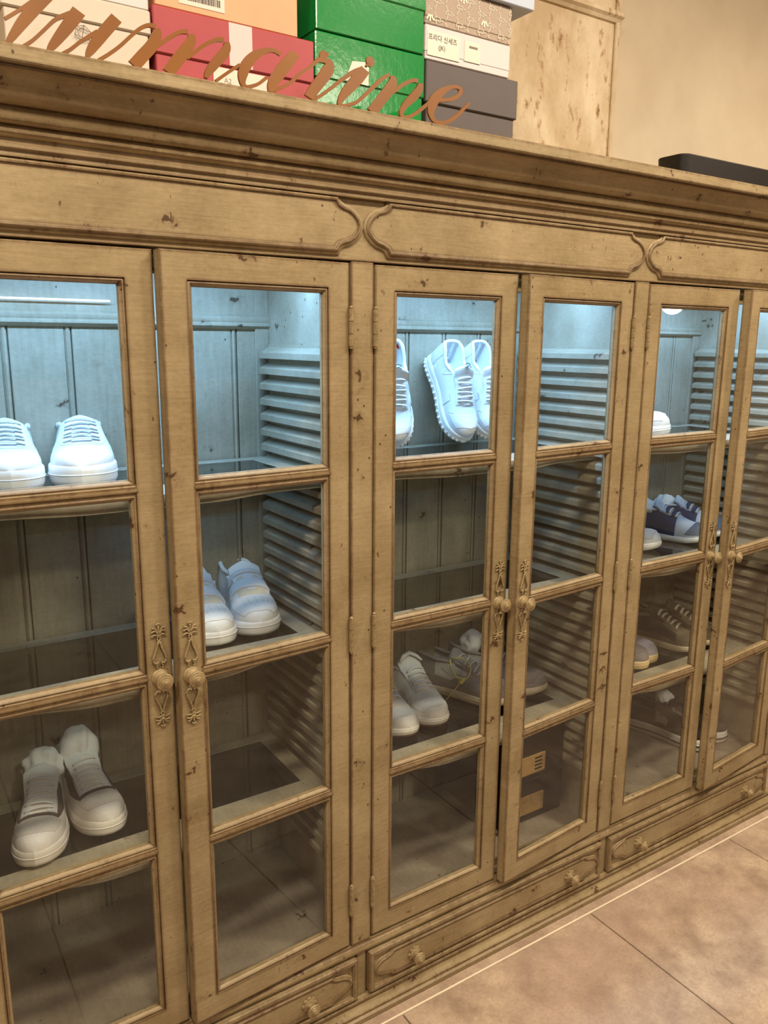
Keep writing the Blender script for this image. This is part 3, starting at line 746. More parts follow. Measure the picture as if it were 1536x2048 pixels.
def build_shoes():
    G = 'sneakers on the cabinet shelves'
    # ---- top shelf, first bay: plain white pair, toes to the glass
    sh = Shoe(sole=(.042, .040), toe=.032, instep=.114, ankle=.096, heel=.104, Wd=.122, spring=.003, box_=.55)
    def seams(s, e, m):
        bm = bmesh.new()
        for sg in (-1, 1): s.seam([(.43, sg*.46), (.55, sg*.47), (.66, sg*.45), (.725, sg*.30), (.735, 0)], bm=bm, r=.0012)
        obj('stitching', bm, 'white', e)
    a = shoe_lace('plain white lace-up sneaker on the top left shelf, right one of the pair', G, sh=sh, laces=6, lt=(.47, .68), toe=False, extra=seams, lacew=.33, lift=.008)
    b = dup(a, 'plain white lace-up sneaker cut by the left picture edge on the top left shelf')
    put(a, (.334, .175), head((.388, .45), (.334, .175)), z(SH[0]))
    put(b, (.214, .180), head((.258, .45), (.214, .180)), z(SH[0]), flip=-1)
    # ---- second shelf, first bay: white velcro pair
    sh = Shoe(sole=(.036, .032), toe=.042, instep=.112, ankle=.100, heel=.108, Wd=.110)
    e = empty('sneaker'); tag(e, 'white sneaker with two touch-fastening straps, right one beside the slatted rack', 'shoe', G); s = sh
    obj('upper', s.upper(), 'white', e, smooth=SM); so = obj('sole', s.solem(), 'rubber', e, smooth=.9)
    bm = bmesh.new(); pts = [(x, y, s.rise(t)+.62*(s.sz(t)-s.rise(t))) for x, y, t in s.outline(1.037)]; pts.append(pts[0]); tube(bm, pts, .0012, 5); obj('sole_groove', bm, 'rubber', so)
    obj('collar', s.collar(), 'liner', e, smooth=3.2); obj('tongue', s.tongue(lift=.020, w=.036), 'white', e, smooth=1.0)
    obj('inner_lining', s.patch(.46, .715, -.36, .34, .0020), 'cream', e, smooth=.9)
    for (ta, tb) in ((.40, .49), (.545, .635)):
        obj('strap', s.patch(ta, tb, -.62, .50, .0075), 'white', e, smooth=.9)
    obj('toe_box', s.patch(lambda u: .715-.10*u*u, lambda u: .96-.03*abs(u), -.72, .72, .0016), 'white', e, smooth=.9)
    bm = bmesh.new()
    for i in range(4):
        for j in range(5): lathe(bm, [(.0011, 0), (.0011, .0012)], 6, 'z', s.pt(.77+.035*i, -.30+.15*j, .0012))
    obj('perforations', bm, 'mesh_grey', e)
    put(e, (.675, .150), head((.722, .43), (.675, .150)), z(SH[1]))
    c = dup(e, 'white sneaker with two touch-fastening straps, half hidden behind the door edge'); put(c, (.578, .140), head((.610, .43), (.578, .140)), z(SH[1]), flip=-1)
    # ---- third shelf, first bay: white pair with grey band, tissue stuffed
    sh = Shoe(sole=(.036, .034), toe=.042, instep=.112, Wd=.100, L=.290, open_=(.05, .36))
    def band(s, e, m):
        for sg in (-1, 1):
            obj('side_band', s.patch(.40, .755, lambda t, sg=sg: sg*.44, lambda t, sg=sg: sg*(.72-.20*max(0, (t-.62)/.135)), .0014), 'grey_strip', e, smooth=.9)
        obj('front_band', s.patch(.735, .765, -.50, .50, .0014, 4, 12), 'grey_strip', e, smooth=.9)
        obj('toe_overlay', s.patch(lambda u: .775-.02*u*u, lambda u: .93-.10*abs(u)**2, -.62, .62, .0012), 'suede_cream', e, smooth=.9)
    a = shoe_lace('white sneaker with grey band, front left one with rounded tissue stuffing', G, sh=sh, laces=8, lt=(.40, .70), toe=False, extra=band, lacew=.30, mats={'upper': 'offwhite', 'sole': 'rubber_warm'}, lift=.018)
    b = dup(a, 'white sneaker with grey band, rear right one with tall folded tissue stuffing')
    put(a, (.188, .124), head((.256, .40), (.188, .124)), z(SH[2]), L=.29); put(b, (.340, .152), head((.322, .42), (.340, .152)), z(SH[2]), L=.29, flip=-1)
    tissue_wad((.248, .335, z(SH[2])+.098), .040, 3, 'rounded wad of white tissue in the front left grey-banded sneaker', (1.0, .95, 1.0))
    tissue_wad((.323, .352, z(SH[2])+.110), .040, 9, 'tall folded wad of white tissue in the rear right grey-banded sneaker', (.95, .85, 1.25))
    # ---- top shelf, second bay: chunky white shoes propped upright
    sh = Shoe(sole=(.044, .034), toe=.044, instep=.118, heel=.118, Wd=.108, spring=.014, solew=1.06, L=.300, open_=(.05, .40))
    def chunky(s, e, m):
        so = [c for c in e.children if c.name.startswith('sole')][0]
        bm = bmesh.new()
        for x, y, t in s.outline(1.0, 22):
            if t < .03: continue
            bmesh.ops.create_icosphere(bm, subdivisions=1, radius=.0072, matrix=Matrix.Translation((x, y, s.rise(t)+.012)))
        obj('sole_lugs', bm, 'rubber_warm', so, smooth=3.2)
        for sg in (-1, 1):
            obj('side_overlay', s.patch(.22, .62, lambda t, sg=sg: sg*(.62+.1*math.sin(5*t)), lambda t, sg=sg: sg*.96, .0022), 'white', e, smooth=.9)
            bm = s.seam([(.30, sg*.55), (.36, sg*.75), (.50, sg*.72), (.62, sg*.55), (.70, sg*.62)], .0012); s.seam([(.10, sg*.6), (.2, sg*.85), (.32, sg*.7), (.40, sg*.45)], .0012, bm=bm); obj('stitching', bm, 'offwhite', e)
        bm = bmesh.new(); tp = s.P(.45, 0, .003, True)+Vector((-.020, 0, .022))
        for i in range(2):
            q = [tp+Vector((-.004*math.sin(math.pi*j/8)*1.0+.009*(.5-i), -.010+.020*j/8, .0035+.004*math.sin(math.pi*j/8))) for j in range(9)]
            tube(bm, q, .0011, 5)
        obj('tongue_logo', bm, 'black', e)
    a = shoe_lace('chunky white sneaker propped upright on its toe, fully seen in the middle bay', G, sh=sh, laces=7, lt=(.42, .66), extra=chunky, lace_r=.0026, mats={'sole': 'rubber_warm'}, lift=.030)
    b = dup(a, 'chunky white sneaker propped upright, rear one cut by the door stile in the middle bay'); c = dup(a, 'chunky white sneaker propped upright, leftmost of the three, cut by the left door stile')
    def stand(o, toe, heading, pitch, flip=1):
        K = .86; o.rotation_euler = (0, pitch, heading); o.scale = (K, K*flip, K)
        d = Vector((math.cos(heading)*math.cos(pitch), math.sin(heading)*math.cos(pitch), -math.sin(pitch)))
        o.location = Vector((toe[0], toe[1], z(SH[0])+.012))-d*.30*K
    stand(a, (1.300, .270), math.radians(-92), math.radians(58)); stand(b, (1.398, .276), math.radians(-90), math.radians(58)); stand(c, (1.086, .262), math.radians(-112), math.radians(60))
    mw = Matrix.LocRotScale(c.location, c.rotation_euler, c.scale); wp = aty(797, 690, .300)
    bm = bmesh.new(); lathe(bm, [(.002, -.003), (.008, -.0026), (.0115, -.001), (.0115, .001), (.008, .0026), (.002, .003)], 16, 'z'); t_ = obj('red_tag', bm, 'red', c, mw.inverted() @ wp, smooth=3.2)
    # ---- third shelf, second bay: white/cream runner pair
    sh = Shoe(sole=(.026, .022), toe=.042, instep=.116, heel=.108, Wd=.104, spring=.012, L=.295)
    def cream(s, e, m):
        so = [c for c in e.children if c.name.startswith('sole')][0]
        obj('outsole', s.solem([(.88, -.14), (.97, -.12), (.985, .04), (.92, .05)]), 'brownsole', so, smooth=.8)
        obj('toe_overlay', s.patch(lambda u: .70-.09*u*u, lambda u: .82-.06*abs(u), -.70, .70, .0018), 'suede_cream', e, smooth=.9)
        for sg in (-1, 1):
            bm = s.seam([(.30, sg*.65), (.45, sg*.85), (.58, sg*.70), (.70, sg*.80)], .0011); obj('stitching', bm, 'cream', e)
        bm = bmesh.new(); tp = s.P(.45, 0, .008, True)
        tube(bm, [tp+Vector(q) for q in ((-.012, -.030, .004), (-.016, -.016, .018), (-.020, .004, .022), (-.012, .024, .012), (-.004, .036, .000))], [.005, .007, .008, .007, .004], 7, .6); obj('tied_lace_end', bm, 'lace', e, smooth=3.2)
    a = shoe_lace('cream and white running sneaker with brown outsole, toe to the glass', G, sh=sh, laces=6, lt=(.45, .68), toe=True, extra=cream, lace_r=.0046, mats={'upper': 'offwhite', 'sole': 'rubber_warm', 'stay': 'mesh_grey', 'tongue': 'white'}, lacew=.30)
    b = dup(a, 'cream and white running sneaker half hidden by the hinge stile')
    put(a, (1.182, .165), head((1.200, .44), (1.182, .165)), z(SH[2])+.004, L=.295); put(b, (1.085, .160), head((1.100, .44), (1.085, .160)), z(SH[2])+.004, L=.295, flip=-1)
    # ---- grey runner pair with zip tie
    sh = Shoe(sole=(.030, .022), toe=.042, instep=.112, ankle=.102, heel=.114, Wd=.104, spring=.016, L=.300)
    def grey(s, e, m):
        so = [c for c in e.children if c.name.startswith('sole')][0]
        obj('outsole', s.solem([(.86, -.10), (.95, -.09), (.97, .08), (.9, .09)]), 'brownsole', so, smooth=.8)
        for sg in (-1, 1):
            obj('side_mesh', s.patch(.24, .56, lambda t, sg=sg: sg*.50, lambda t, sg=sg: sg*(.80-.35*abs(t-.40)), .0012), 'mesh_grey', e, smooth=.9)
            obj('mudguard', s.patch(.08, .80, lambda t, sg=sg: sg*(.84-.06*math.sin(9*t)), lambda t, sg=sg: sg*.98, .0020), 'taupe', e, smooth=.9)
            bm = s.seam([(.30, sg*.60), (.42, sg*.72), (.54, sg*.64), (.62, sg*.50)], .0016); obj('stitching', bm, 'suede_grey', e)
    a = shoe_lace('grey suede running shoe with a yellow cable tie and pale lining, side on', G, sh=sh, laces=5, lt=(.46, .66), extra=grey, mats={'upper': 'suede_grey', 'sole': 'cream', 'tongue': 'suede_grey', 'lace': 'mesh_grey', 'stay': 'taupe', 'toe': 'taupe', 'heel': 'suede_grey', 'liner': 'liner', 'collar': 'suede_grey'})
    b = dup(a, 'grey suede running shoe stuffed with tissue, its toe showing right of the middle knobs')
    h1 = math.radians(-62)
    put(a, (1.435, .165), h1, z(SH[2])+.003, L=.30); put(b, (1.570, .175), math.radians(-58), z(SH[2])+.003, L=.30, flip=-1)
    P0 = Vector((1.435, .165, 0))-Vector((math.cos(h1), math.sin(h1), 0))*.30
    def wl(t, y, zz): q = P0+Vector((math.cos(h1), math.sin(h1), 0))*(.30*t)+Vector((-math.sin(h1), math.cos(h1), 0))*y; return (q.x, q.y, z(SH[2])+zz)
    zt = empty('cable_tie', wl(.55, -.05, .0)); tag(zt, 'thin yellow cable tie hanging from the grey running shoe', 'cable tie')
    base = Vector(zt.location)
    bm = bmesh.new(); tube(bm, [Vector(p)-base for p in crom([wl(.40, -.035, .118), wl(.44, -.052, .100), wl(.52, -.060, .078), wl(.60, -.050, .080), wl(.60, -.030, .108), wl(.50, -.020, .120), wl(.42, -.028, .120)], 5)], .0017, 6); obj('loop', bm, 'yellow', zt, smooth=3.2)
    q = Vector(wl(.56, -.062, .072)); bm = boxm(-.005, .005, -.004, .004, -.007, .007, bev=.001); obj('lock_head', bm, 'yellow', zt, q-base, (.3, .5, .2))
    bm = bmesh.new(); tube(bm, [q-base, Vector(wl(.50, -.066, .045))-base, Vector(wl(.42, -.068, .010))-base], .0014, 6); obj('tail', bm, 'yellow', zt)
    t2 = Vector((1.565, .175, 0))-Vector((math.cos(math.radians(-58)), math.sin(math.radians(-58)), 0))*.225
    tissue_wad((t2.x, t2.y, z(SH[2])+.118), .036, 21, 'white tissue wad in the rear grey running shoe', (1, .8, 1.1))
    # ---- last bay
    sh = Shoe(sole=(.034, .030), Wd=.104)
    a = shoe_lace('white sneaker toe peeking out on the top shelf of the right bay', G, sh=sh, laces=5, lt=(.47, .66)); put(a, (2.040, .185), math.radians(-48), z(SH[0]))
    sh = Shoe(sole=(.020, .018), toe=.044, instep=.106, heel=.100, Wd=.104, spring=.020, L=.295)
    def stripes(s, e, m):
        for sg in (-1, 1):
            obj('side_panel', s.patch(.30, .62, lambda t, sg=sg: sg*.30, lambda t, sg=sg: sg*.97, .0016), 'slate', e, smooth=.9)
        obj('toe_overlay', s.patch(lambda u: .80-.10*u*u, lambda u: .955-.03*abs(u), -.86, .86, .0018), 'midgrey', e, smooth=.9)
        for t in (.43, .50, .57):
            obj('strap', s.lacebar(t, .42, 0, .006, .0066, flat=.25), 'slate', e, smooth=3.2)
            obj('strap', s.lacebar(t+.030, .36, 0, .006, .0048, flat=.25), 'white', e, smooth=3.2)
    a = shoe_lace('slate and pale grey slip-on sneaker with white elastic stripes, front one', G, sh=sh, laces=2, lt=(.40, .42), extra=stripes, eyestay=False, toe=False, mats={'upper': 'pale_grey', 'tongue': 'pale_grey', 'lace': 'slate', 'heel': 'pale_grey', 'sole': 'rubber'})
    b = dup(a, 'slate and pale grey slip-on sneaker with white elastic stripes, rear one')
    put(a, (2.255, .150), math.radians(-66), z(SH[1])+.002, L=.295); put(b, (2.385, .165), math.radians(-66), z(SH[1])+.002, L=.295, flip=-1)
    tissue_wad((2.165, .355, z(SH[1])+.092), .038, 5, 'white tissue in the front slate and grey sneaker', (.95, 1, .8)); tissue_wad((2.293, .370, z(SH[1])+.092), .038, 6, 'white tissue in the rear slate and grey sneaker', (.95, 1, .8))
    sh = Shoe(sole=(.026, .022), toe=.042, Wd=.104, spring=.012)
    a = shoe_lace('white sneaker toe at the left edge of the right bay beside the slate grey pair', G, sh=sh, laces=5, lt=(.47, .66), mats={'toe': 'mesh_grey', 'sole': 'rubber_warm'}); put(a, (2.055, .195), math.radians(-52), z(SH[1]))
    sh = Shoe(sole=(.024, .020), toe=.040, instep=.110, heel=.104, Wd=.102, spring=.014, L=.295)
    def olv(s, e, m):
        for sg in (-1, 1):
            obj('side_panel', s.patch(.20, .72, lambda t, sg=sg: sg*.50, lambda t, sg=sg: sg*.82, .0014), 'olive_dark', e, smooth=.9)
            bm = s.seam([(.12, sg*.6), (.2, sg*.85), (.35, sg*.8), (.5, sg*.55)], .0013); obj('stitching', bm, 'olive', e)
    a = shoe_lace('olive suede sneaker with cream laces, front one', G, sh=sh, laces=6, lt=(.42, .68), extra=olv, lace_r=.0052, mats={'upper': 'olive', 'tongue': 'olive_dark', 'lace': 'lace_cream', 'stay': 'olive', 'toe': 'olive', 'heel': 'olive', 'sole': 'cream', 'liner': 'olive'})
    b = dup(a, 'olive suede sneaker with cream laces, rear one with its toe past the door gap')
    put(a, (2.235, .130), math.radians(-70), z(SH[2]), L=.295); put(b, (2.350, .140), math.radians(-66), z(SH[2]), L=.295, flip=-1)
    sh = Shoe(sole=(.030, .028), toe=.040, Wd=.106, spring=.003)
    a = shoe_lace('taupe suede sneaker with cream gum sole, cut by the hinge stile', G, sh=sh, laces=6, lt=(.46, .66), mats={'upper': 'taupe', 'sole': 'gum', 'tongue': 'taupe', 'stay': 'taupe', 'toe': 'taupe', 'heel': 'taupe'})
    b = shoe_lace('lilac-grey suede sneaker with cream gum sole and white laces', G, sh=sh, laces=6, lt=(.46, .66), mats={'upper': 'lilac', 'sole': 'gum', 'tongue': 'lilac', 'stay': 'lilac', 'toe': 'lilac', 'heel': 'lilac'})
    put(a, (1.965, .140), math.radians(-78), z(SH[2])); put(b, (2.035, .160), math.radians(-72), z(SH[2]), flip=-1)
    # cabinet floor: dark platform slip-ons
    sh = Shoe(sole=(.044, .042), toe=.034, instep=.098, heel=.095, Wd=.108, spring=.004, L=.30)
    def slip(s, e, m):
        so = [c for c in e.children if c.name.startswith('sole')][0]
        bm = bmesh.new(); pts = [(x, y, s.rise(t)+.45*(s.sz(t)-s.rise(t))) for x, y, t in s.outline(1.04)]; pts.append(pts[0]); tube(bm, pts, .0030, 6); obj('sole_stripe', bm, 'blackstripe', so)
        for sg in (-1, 1): obj('elastic_panel', s.patch(.40, .55, lambda t, sg=sg: sg*.45, lambda t, sg=sg: sg*.80, .0014), 'suede_grey', e, smooth=.9)
        obj('vamp_overlay', s.patch(lambda u: .46, lambda u: .94-.02*abs(u), -.42, .42, .0014), 'darkbrown', e, smooth=.9)
    a = shoe_lace('dark brown slip-on shoe with striped white platform sole, front one', G, sh=sh, laces=2, lt=(.44, .455), lacew=.2, extra=slip, eyestay=False, toe=False, mats={'upper': 'darkbrown', 'tongue': 'darkbrown', 'lace': 'darkbrown', 'heel': 'darkbrown', 'liner': 'darkbrown', 'sole': 'rubber'}, lift=.012)
    b = dup(a, 'dark brown slip-on with striped platform sole, rear one, toe past the door gap')
    put(a, (2.265, .098), math.radians(-76), z(FLOORZ), L=.30); put(b, (2.370, .105), math.radians(-70), z(FLOORZ), L=.30, flip=-1)
    tissue_wad((2.300, .315, z(FLOORZ)+.100), .030, 13, 'crumpled white tissue in the dark slip-on shoe', (1.1, .9, .8))
build_shoes()

# =================================================================== dark box with brass plates on the cabinet floor
def dark_box():
    MAT['darkwood'] = plain('dark_brown_lacquer', (36, 28, 25), .5, 0, .3, var=.1, scale=20)
    MAT['plate'] = plain('brass_plate', (206, 166, 108), .4, .4, .5, var=.12, bump=.1, scale=90)
    MAT['rivet'] = plain('bright_rivet', (216, 190, 150), .3, .8)
    e = empty('storage_box', (1.488, .27, z(FLOORZ))); tag(e, 'dark brown box with two brass plates on the cabinet floor of the middle bay', 'box')
    obj('lower_tray', boxm(-.118, .118, -.14, .14, 0, .128, bev=.003), 'darkwood', e); obj('upper_tray', boxm(-.118, .118, -.14, .14, .1295, .30, bev=.003), 'darkwood', e)
    for zz, w in ((.050, 0), (.172, 0)):
        p = obj('brass_plate', boxm(-.083, .043, -.1425, -.139, zz-.027, zz+.030, bev=.0008), 'plate', e)
        bm = bmesh.new()
        for sx in (-.078, .038):
            for sz_ in (-.022, .025): lathe(bm, [(.003, 0), (.0026, .0012), (.001, .002)], 8, c=(sx, -.1425, zz+sz_))
        obj('rivets', bm, 'rivet', p)
        if zz > .1:
            bm = bmesh.new()
            for r in range(4): box(bm, .002, .030, -.1430, -.1424, zz+.016-.011*r, zz+.021-.011*r)
            obj('engraved_lines', bm, 'darkwood', p)
dark_box()

# =================================================================== TOP OF THE CABINET
TOPZ = .3935
def shoebox(name, label, x0, x1, z0, z1, mat, lid=None, yf=.06, depth=.32, lidmat=None, over=.004, loose=.0):
    e = empty(name, ((x0+x1)/2, yf+depth/2, z(z0))); tag(e, label, 'box'); hw, hd, h = (x1-x0)/2, depth/2, z1-z0
    lid = lid if lid is not None else h*.45
    obj('box_body', boxm(-hw+over, hw-over, -hd+over, hd-over, 0, h-.004, bev=.0015), mat, e)
    obj('box_lid', boxm(-hw, hw, -hd, hd, h-lid, h, bev=.002), lidmat or mat, e)
    return e
def flat_on(e, name, x0, x1, z0, z1, mat, yf, th=.0008):
    """thin sheet stuck on the front of box e (world x, eye-relative z)"""
    o = obj(name, boxm(x0-e.location.x, x1-e.location.x, yf-th-e.location.y, yf-e.location.y, z(z0)-e.location.z, z(z1)-e.location.z), mat, e); return o
def text_on(par, e, s, size, x, zz, yf, mat, name='lettering', slant=0.0):
    me = text_mesh(s, size); me.materials.append(MAT[mat])
    o = obj(name, me, None, par, (x-e.location.x, yf-e.location.y, z(zz)-e.location.z), (math.radians(90), 0, 0)); return o
def top_boxes():
    MAT['card_white'] = plain('white_card', (200, 188, 172), .6, var=.03, scale=15); MAT['card_lilac'] = plain('pale_lilac_card', (208, 196, 196), .5, var=.03, scale=15)
    MAT['card_red'] = plain('crimson_card', (166, 66, 72), .55, var=.05, scale=15); MAT['card_peach'] = plain('peach_card', (226, 160, 120), .5, var=.04, scale=15)
    MAT['card_pink'] = plain('pale_pink_card', (232, 192, 190), .55); MAT['card_dark'] = plain('charcoal_card', (84, 74, 72), .6, var=.05, scale=30)
    MAT['card_blue'] = plain('pale_blue_card', (176, 186, 206), .5); MAT['card_beige'] = plain('beige_card', (168, 150, 134), .75, var=.06, scale=200)
    MAT['print_cream'] = plain('cream_print', (232, 216, 194), .6); MAT['print_grey'] = plain('grey_print', (128, 112, 104), .7); MAT['ink'] = plain('ink', (70, 60, 56), .7)
    MAT['sticker'] = plain('white_sticker', (216, 206, 192), .4)
    k = N('glossy_green_wrap'); a = k.noise(30.0, k.pos((1, 1, 1)), 4, .6); b = k.noise(95.0, k.pos((1, 1, .7)), 3)
    k.bump(k.math('ADD', k.math('MULTIPLY', a, .6), k.math('MULTIPLY', b, .4)), .15, .004); MAT['green'] = k.set(lin(16, 128, 56), .18, spec=.6)
    # left column
    a = shoebox('shoebox', 'white lidded shoebox with a faint round logo, bottom left behind the script sign', .241, .467, TOPZ, .524, 'card_white', .036)
    bm = bmesh.new()
    c0 = aty(163, 68, .0); cx, czz = c0.x*1.0, 0
    pr = aty(166, 66, .0595)
    pts = [(pr.x-a.location.x+.013*math.cos(2*math.pi*i/6+.3), .0612-a.location.y-.0006, pr.z-a.location.z+.012*math.sin(2*math.pi*i/6+.3)) for i in range(7)]
    tube(bm, pts, .0005, 4); tube(bm, [pts[0], pts[2], pts[4]], .0005, 4); tube(bm, [pts[1], pts[3], pts[5]], .0005, 4); tube(bm, [pts[1], pts[4]], .0005, 4)
    obj('printed_logo', bm, 'print_grey', a)
    shoebox('shoebox', 'pale lilac shoebox on top of the white shoebox, cut by the picture edge', .250, .470, .5255, .64, 'card_lilac', .045)
    # red + peach
    r = shoebox('shoebox', 'crimson lidded shoebox with a pale pink band', .471, .769, TOPZ, .536, 'card_red', .071)
    flat_on(r, 'pink_band', .603, .646, .467, .535, 'card_pink', .06); flat_on(r, 'paper_sticker', .574, .676, .400, .462, 'sticker', .064)
    text_on(r, r, 'A2', .012, .600, .442, .0630, 'print_grey')
    p = shoebox('shoebox', 'peach shoebox with a barcode label on the crimson box', .473, .742, .5375, .66, 'card_peach', .05)
    lb = flat_on(p, 'barcode_label', .517, .598, .548, .600, 'sticker', .064)
    bm = bmesh.new(); rnd = random.Random(2); x = .523
    while x < .588:
        w = rnd.choice((.0007, .0012, .002)); box(bm, x-p.location.x, x+w-p.location.x, .0628-p.location.y, .0633-p.location.y, z(.555)-p.location.z, z(.566)-p.location.z); x += w+rnd.choice((.0008, .0014))
    obj('barcode', bm, 'ink', lb)
    for q, (w0, w1) in enumerate(((.523, .560), (.523, .585))):
        pass
    # green
    g1 = shoebox('shoebox', 'lower glossy green shoebox behind the script letters', .772, 1.019, TOPZ, .557, 'green', .078, over=.003)
    g2 = shoebox('shoebox', 'upper glossy green shoebox cut by the top picture edge', .770, 1.017, .5585, .715, 'green', .080, over=.003, yf=.055)
    bm = bmesh.new()
    s1 = [aty(*q, .0590) for q in ((705, 122), (738, 125), (737, 172), (690, 160))]
    vs = [bm.verts.new((q.x-g1.location.x, .0590-g1.location.y, q.z-g1.location.z)) for q in s1]; f = bm.faces.new(vs)
    ex = bmesh.ops.extrude_face_region(bm, geom=[f])
    for v in [g for g in ex['geom'] if isinstance(g, bmesh.types.BMVert)]: v.co.y += .0008
    bmesh.ops.recalc_face_normals(bm, faces=bm.faces); obj('paper_sticker', bm, 'sticker', g1)
    # right column
    d = shoebox('shoebox', 'charcoal lidded shoebox at the right end of the stacks', 1.023, 1.268, TOPZ, .552, 'card_dark', .077, over=.005)
    w = shoebox('shoebox', 'white shoebox with handwriting on the charcoal box', 1.019, 1.242, .5535, .6165, 'card_lilac', .05, over=.001)
    ns = flat_on(w, 'note_paper', 1.024, 1.105, .561, .606, 'sticker', .06)
    text_on(ns, w, '프리다 신세즈', .0125, 1.062, .594, .0588, 'ink'); text_on(ns, w, '(JK)', .0115, 1.060, .578, .0588, 'ink')
    st = flat_on(w, 'clear_sticker', 1.118, 1.160, .566, .604, 'sticker', .06)
    bm = bmesh.new(); box(bm, 1.130-w.location.x, 1.152-w.location.x, .0587-w.location.y, .0592-w.location.y, z(.592)-w.location.z, z(.596)-w.location.z); obj('printed_line', bm, 'print_grey', st)
    m = shoebox('shoebox', 'beige monogram shoebox with cream interlocking letters and bees', 1.017, 1.243, .618, .690, 'card_beige', .060, over=.0015)
    # honeycomb of dashes with mirrored G pairs
    G_ = text_mesh('G', .0118); gv = [v.co.copy() for v in G_.vertices]; gp = [list(q.vertices) for q in G_.polygons]; bpy.data.meshes.remove(G_)
    V, F = [], []; yy = .0592-m.location.y
    def addG(x, zz, mir):
        if not (1.020 < x < 1.240 and .622 < zz < .687): return
        b0 = len(V)
        for v in gv: V.append((x+(-v.x if mir else v.x)-m.location.x, yy, z(zz+v.y)-m.location.z))
        for q in gp: F.append([b0+i for i in (q[::-1] if mir else q)])
    def addDash(xa, za, xb, zb, w_=.0009):
        if not (1.018 < min(xa, xb) and max(xa, xb) < 1.242 and .6195 < min(za, zb) and max(za, zb) < .689): return
        d_ = Vector((xb-xa, zb-za)).normalized(); n_ = Vector((-d_.y, d_.x))*w_; b0 = len(V)
        for (x, q) in ((xa+n_.x, za+n_.y), (xa-n_.x, za-n_.y), (xb-n_.x, zb-n_.y), (xb+n_.x, zb+n_.y)): V.append((x-m.location.x, yy, z(q)-m.location.z))
        F.append([b0, b0+1, b0+2, b0+3])
    E_ = .0185; s3 = math.sqrt(3)
    for i in range(-2, 12):
        for j in range(-2, 4):
            hx = 1.030+1.5*E_*i; hz = .628+s3*E_*(j+.5*(i % 2)); c = [(hx+E_*math.cos(math.pi*q/3), hz+E_*math.sin(math.pi*q/3)) for q in range(6)]
            for q in range(3):
                (xa, za), (xb, zb) = c[q], c[q+1]
                for u0, u1 in ((.30, .45), (.52, .67), (.74, .84)): addDash(xa+(xb-xa)*u0, za+(zb-za)*u0, xa+(xb-xa)*u1, za+(zb-za)*u1)
            addG(c[0][0]-.0049, c[0][1], False); addG(c[0][0]+.0049, c[0][1], True)
            if (i+2*j) % 5 == 0:
                for an in (-.7, 0, .7): addDash(hx+.004*math.sin(an), hz+.006, hx+.013*math.sin(an), hz+.006-.012*math.cos(an)*1.0, .0018)
    me = bpy.data.meshes.new('monogram_print'); me.from_pydata(V, [], F); me.materials.append(MAT['print_cream'])
    o = obj('monogram_print', me, None, m); o['kind'] = 'stuff'
    shoebox('shoebox', 'pale blue box jutting out on top of the monogram box', 1.030, 1.300, .6915, .80, 'card_blue', .04, yf=.045)
    # dark tray at the right
    MAT['tray'] = plain('black_lacquer_tray', (24, 18, 15), .5, 0, .4, var=.4, scale=90)
    e = empty('serving_tray', (2.28, .18, z(TOPZ))); tag(e, 'black worn lacquer tray with rounded corners at the right end of the cabinet top', 'tray')
    def rr(hx, hy, r, n=6): return [(sx*(hx-r)+r*math.cos(a), sy_*(hy-r)+r*math.sin(a)) for sx, sy_, a0 in ((1, 1, 0), (-1, 1, 90), (-1, -1, 180), (1, -1, 270)) for a in [math.radians(a0+90*i/n) for i in range(n+1)]]
    bm = bmesh.new(); O0, O1, I1, I0 = [[bm.verts.new((x, y, q)) for x, y in rr(hx, hy, r)] for hx, hy, r, q in ((.335, .045, .02, 0), (.345, .05, .025, .108), (.338, .043, .02, .108), (.33, .038, .016, .008))]
    n = len(O0)
    for A, B in ((O0, O1), (O1, I1), (I1, I0)):
        for i in range(n): bm.faces.new((A[i], A[(i+1) % n], B[(i+1) % n], B[i]))
    bm.faces.new(O0[::-1]); bm.faces.new(I0); bmesh.ops.recalc_face_normals(bm, faces=bm.faces); obj('tray_body', bm, 'tray', e, smooth=.7)
    bm = bmesh.new(); tube(bm, [(x, y, .1085) for x, y in rr(.342, .047, .023)]+[(.342, .024, .1085)], .0035, 6); obj('tray_rim', bm, 'tray', e, smooth=3.2)
top_boxes()

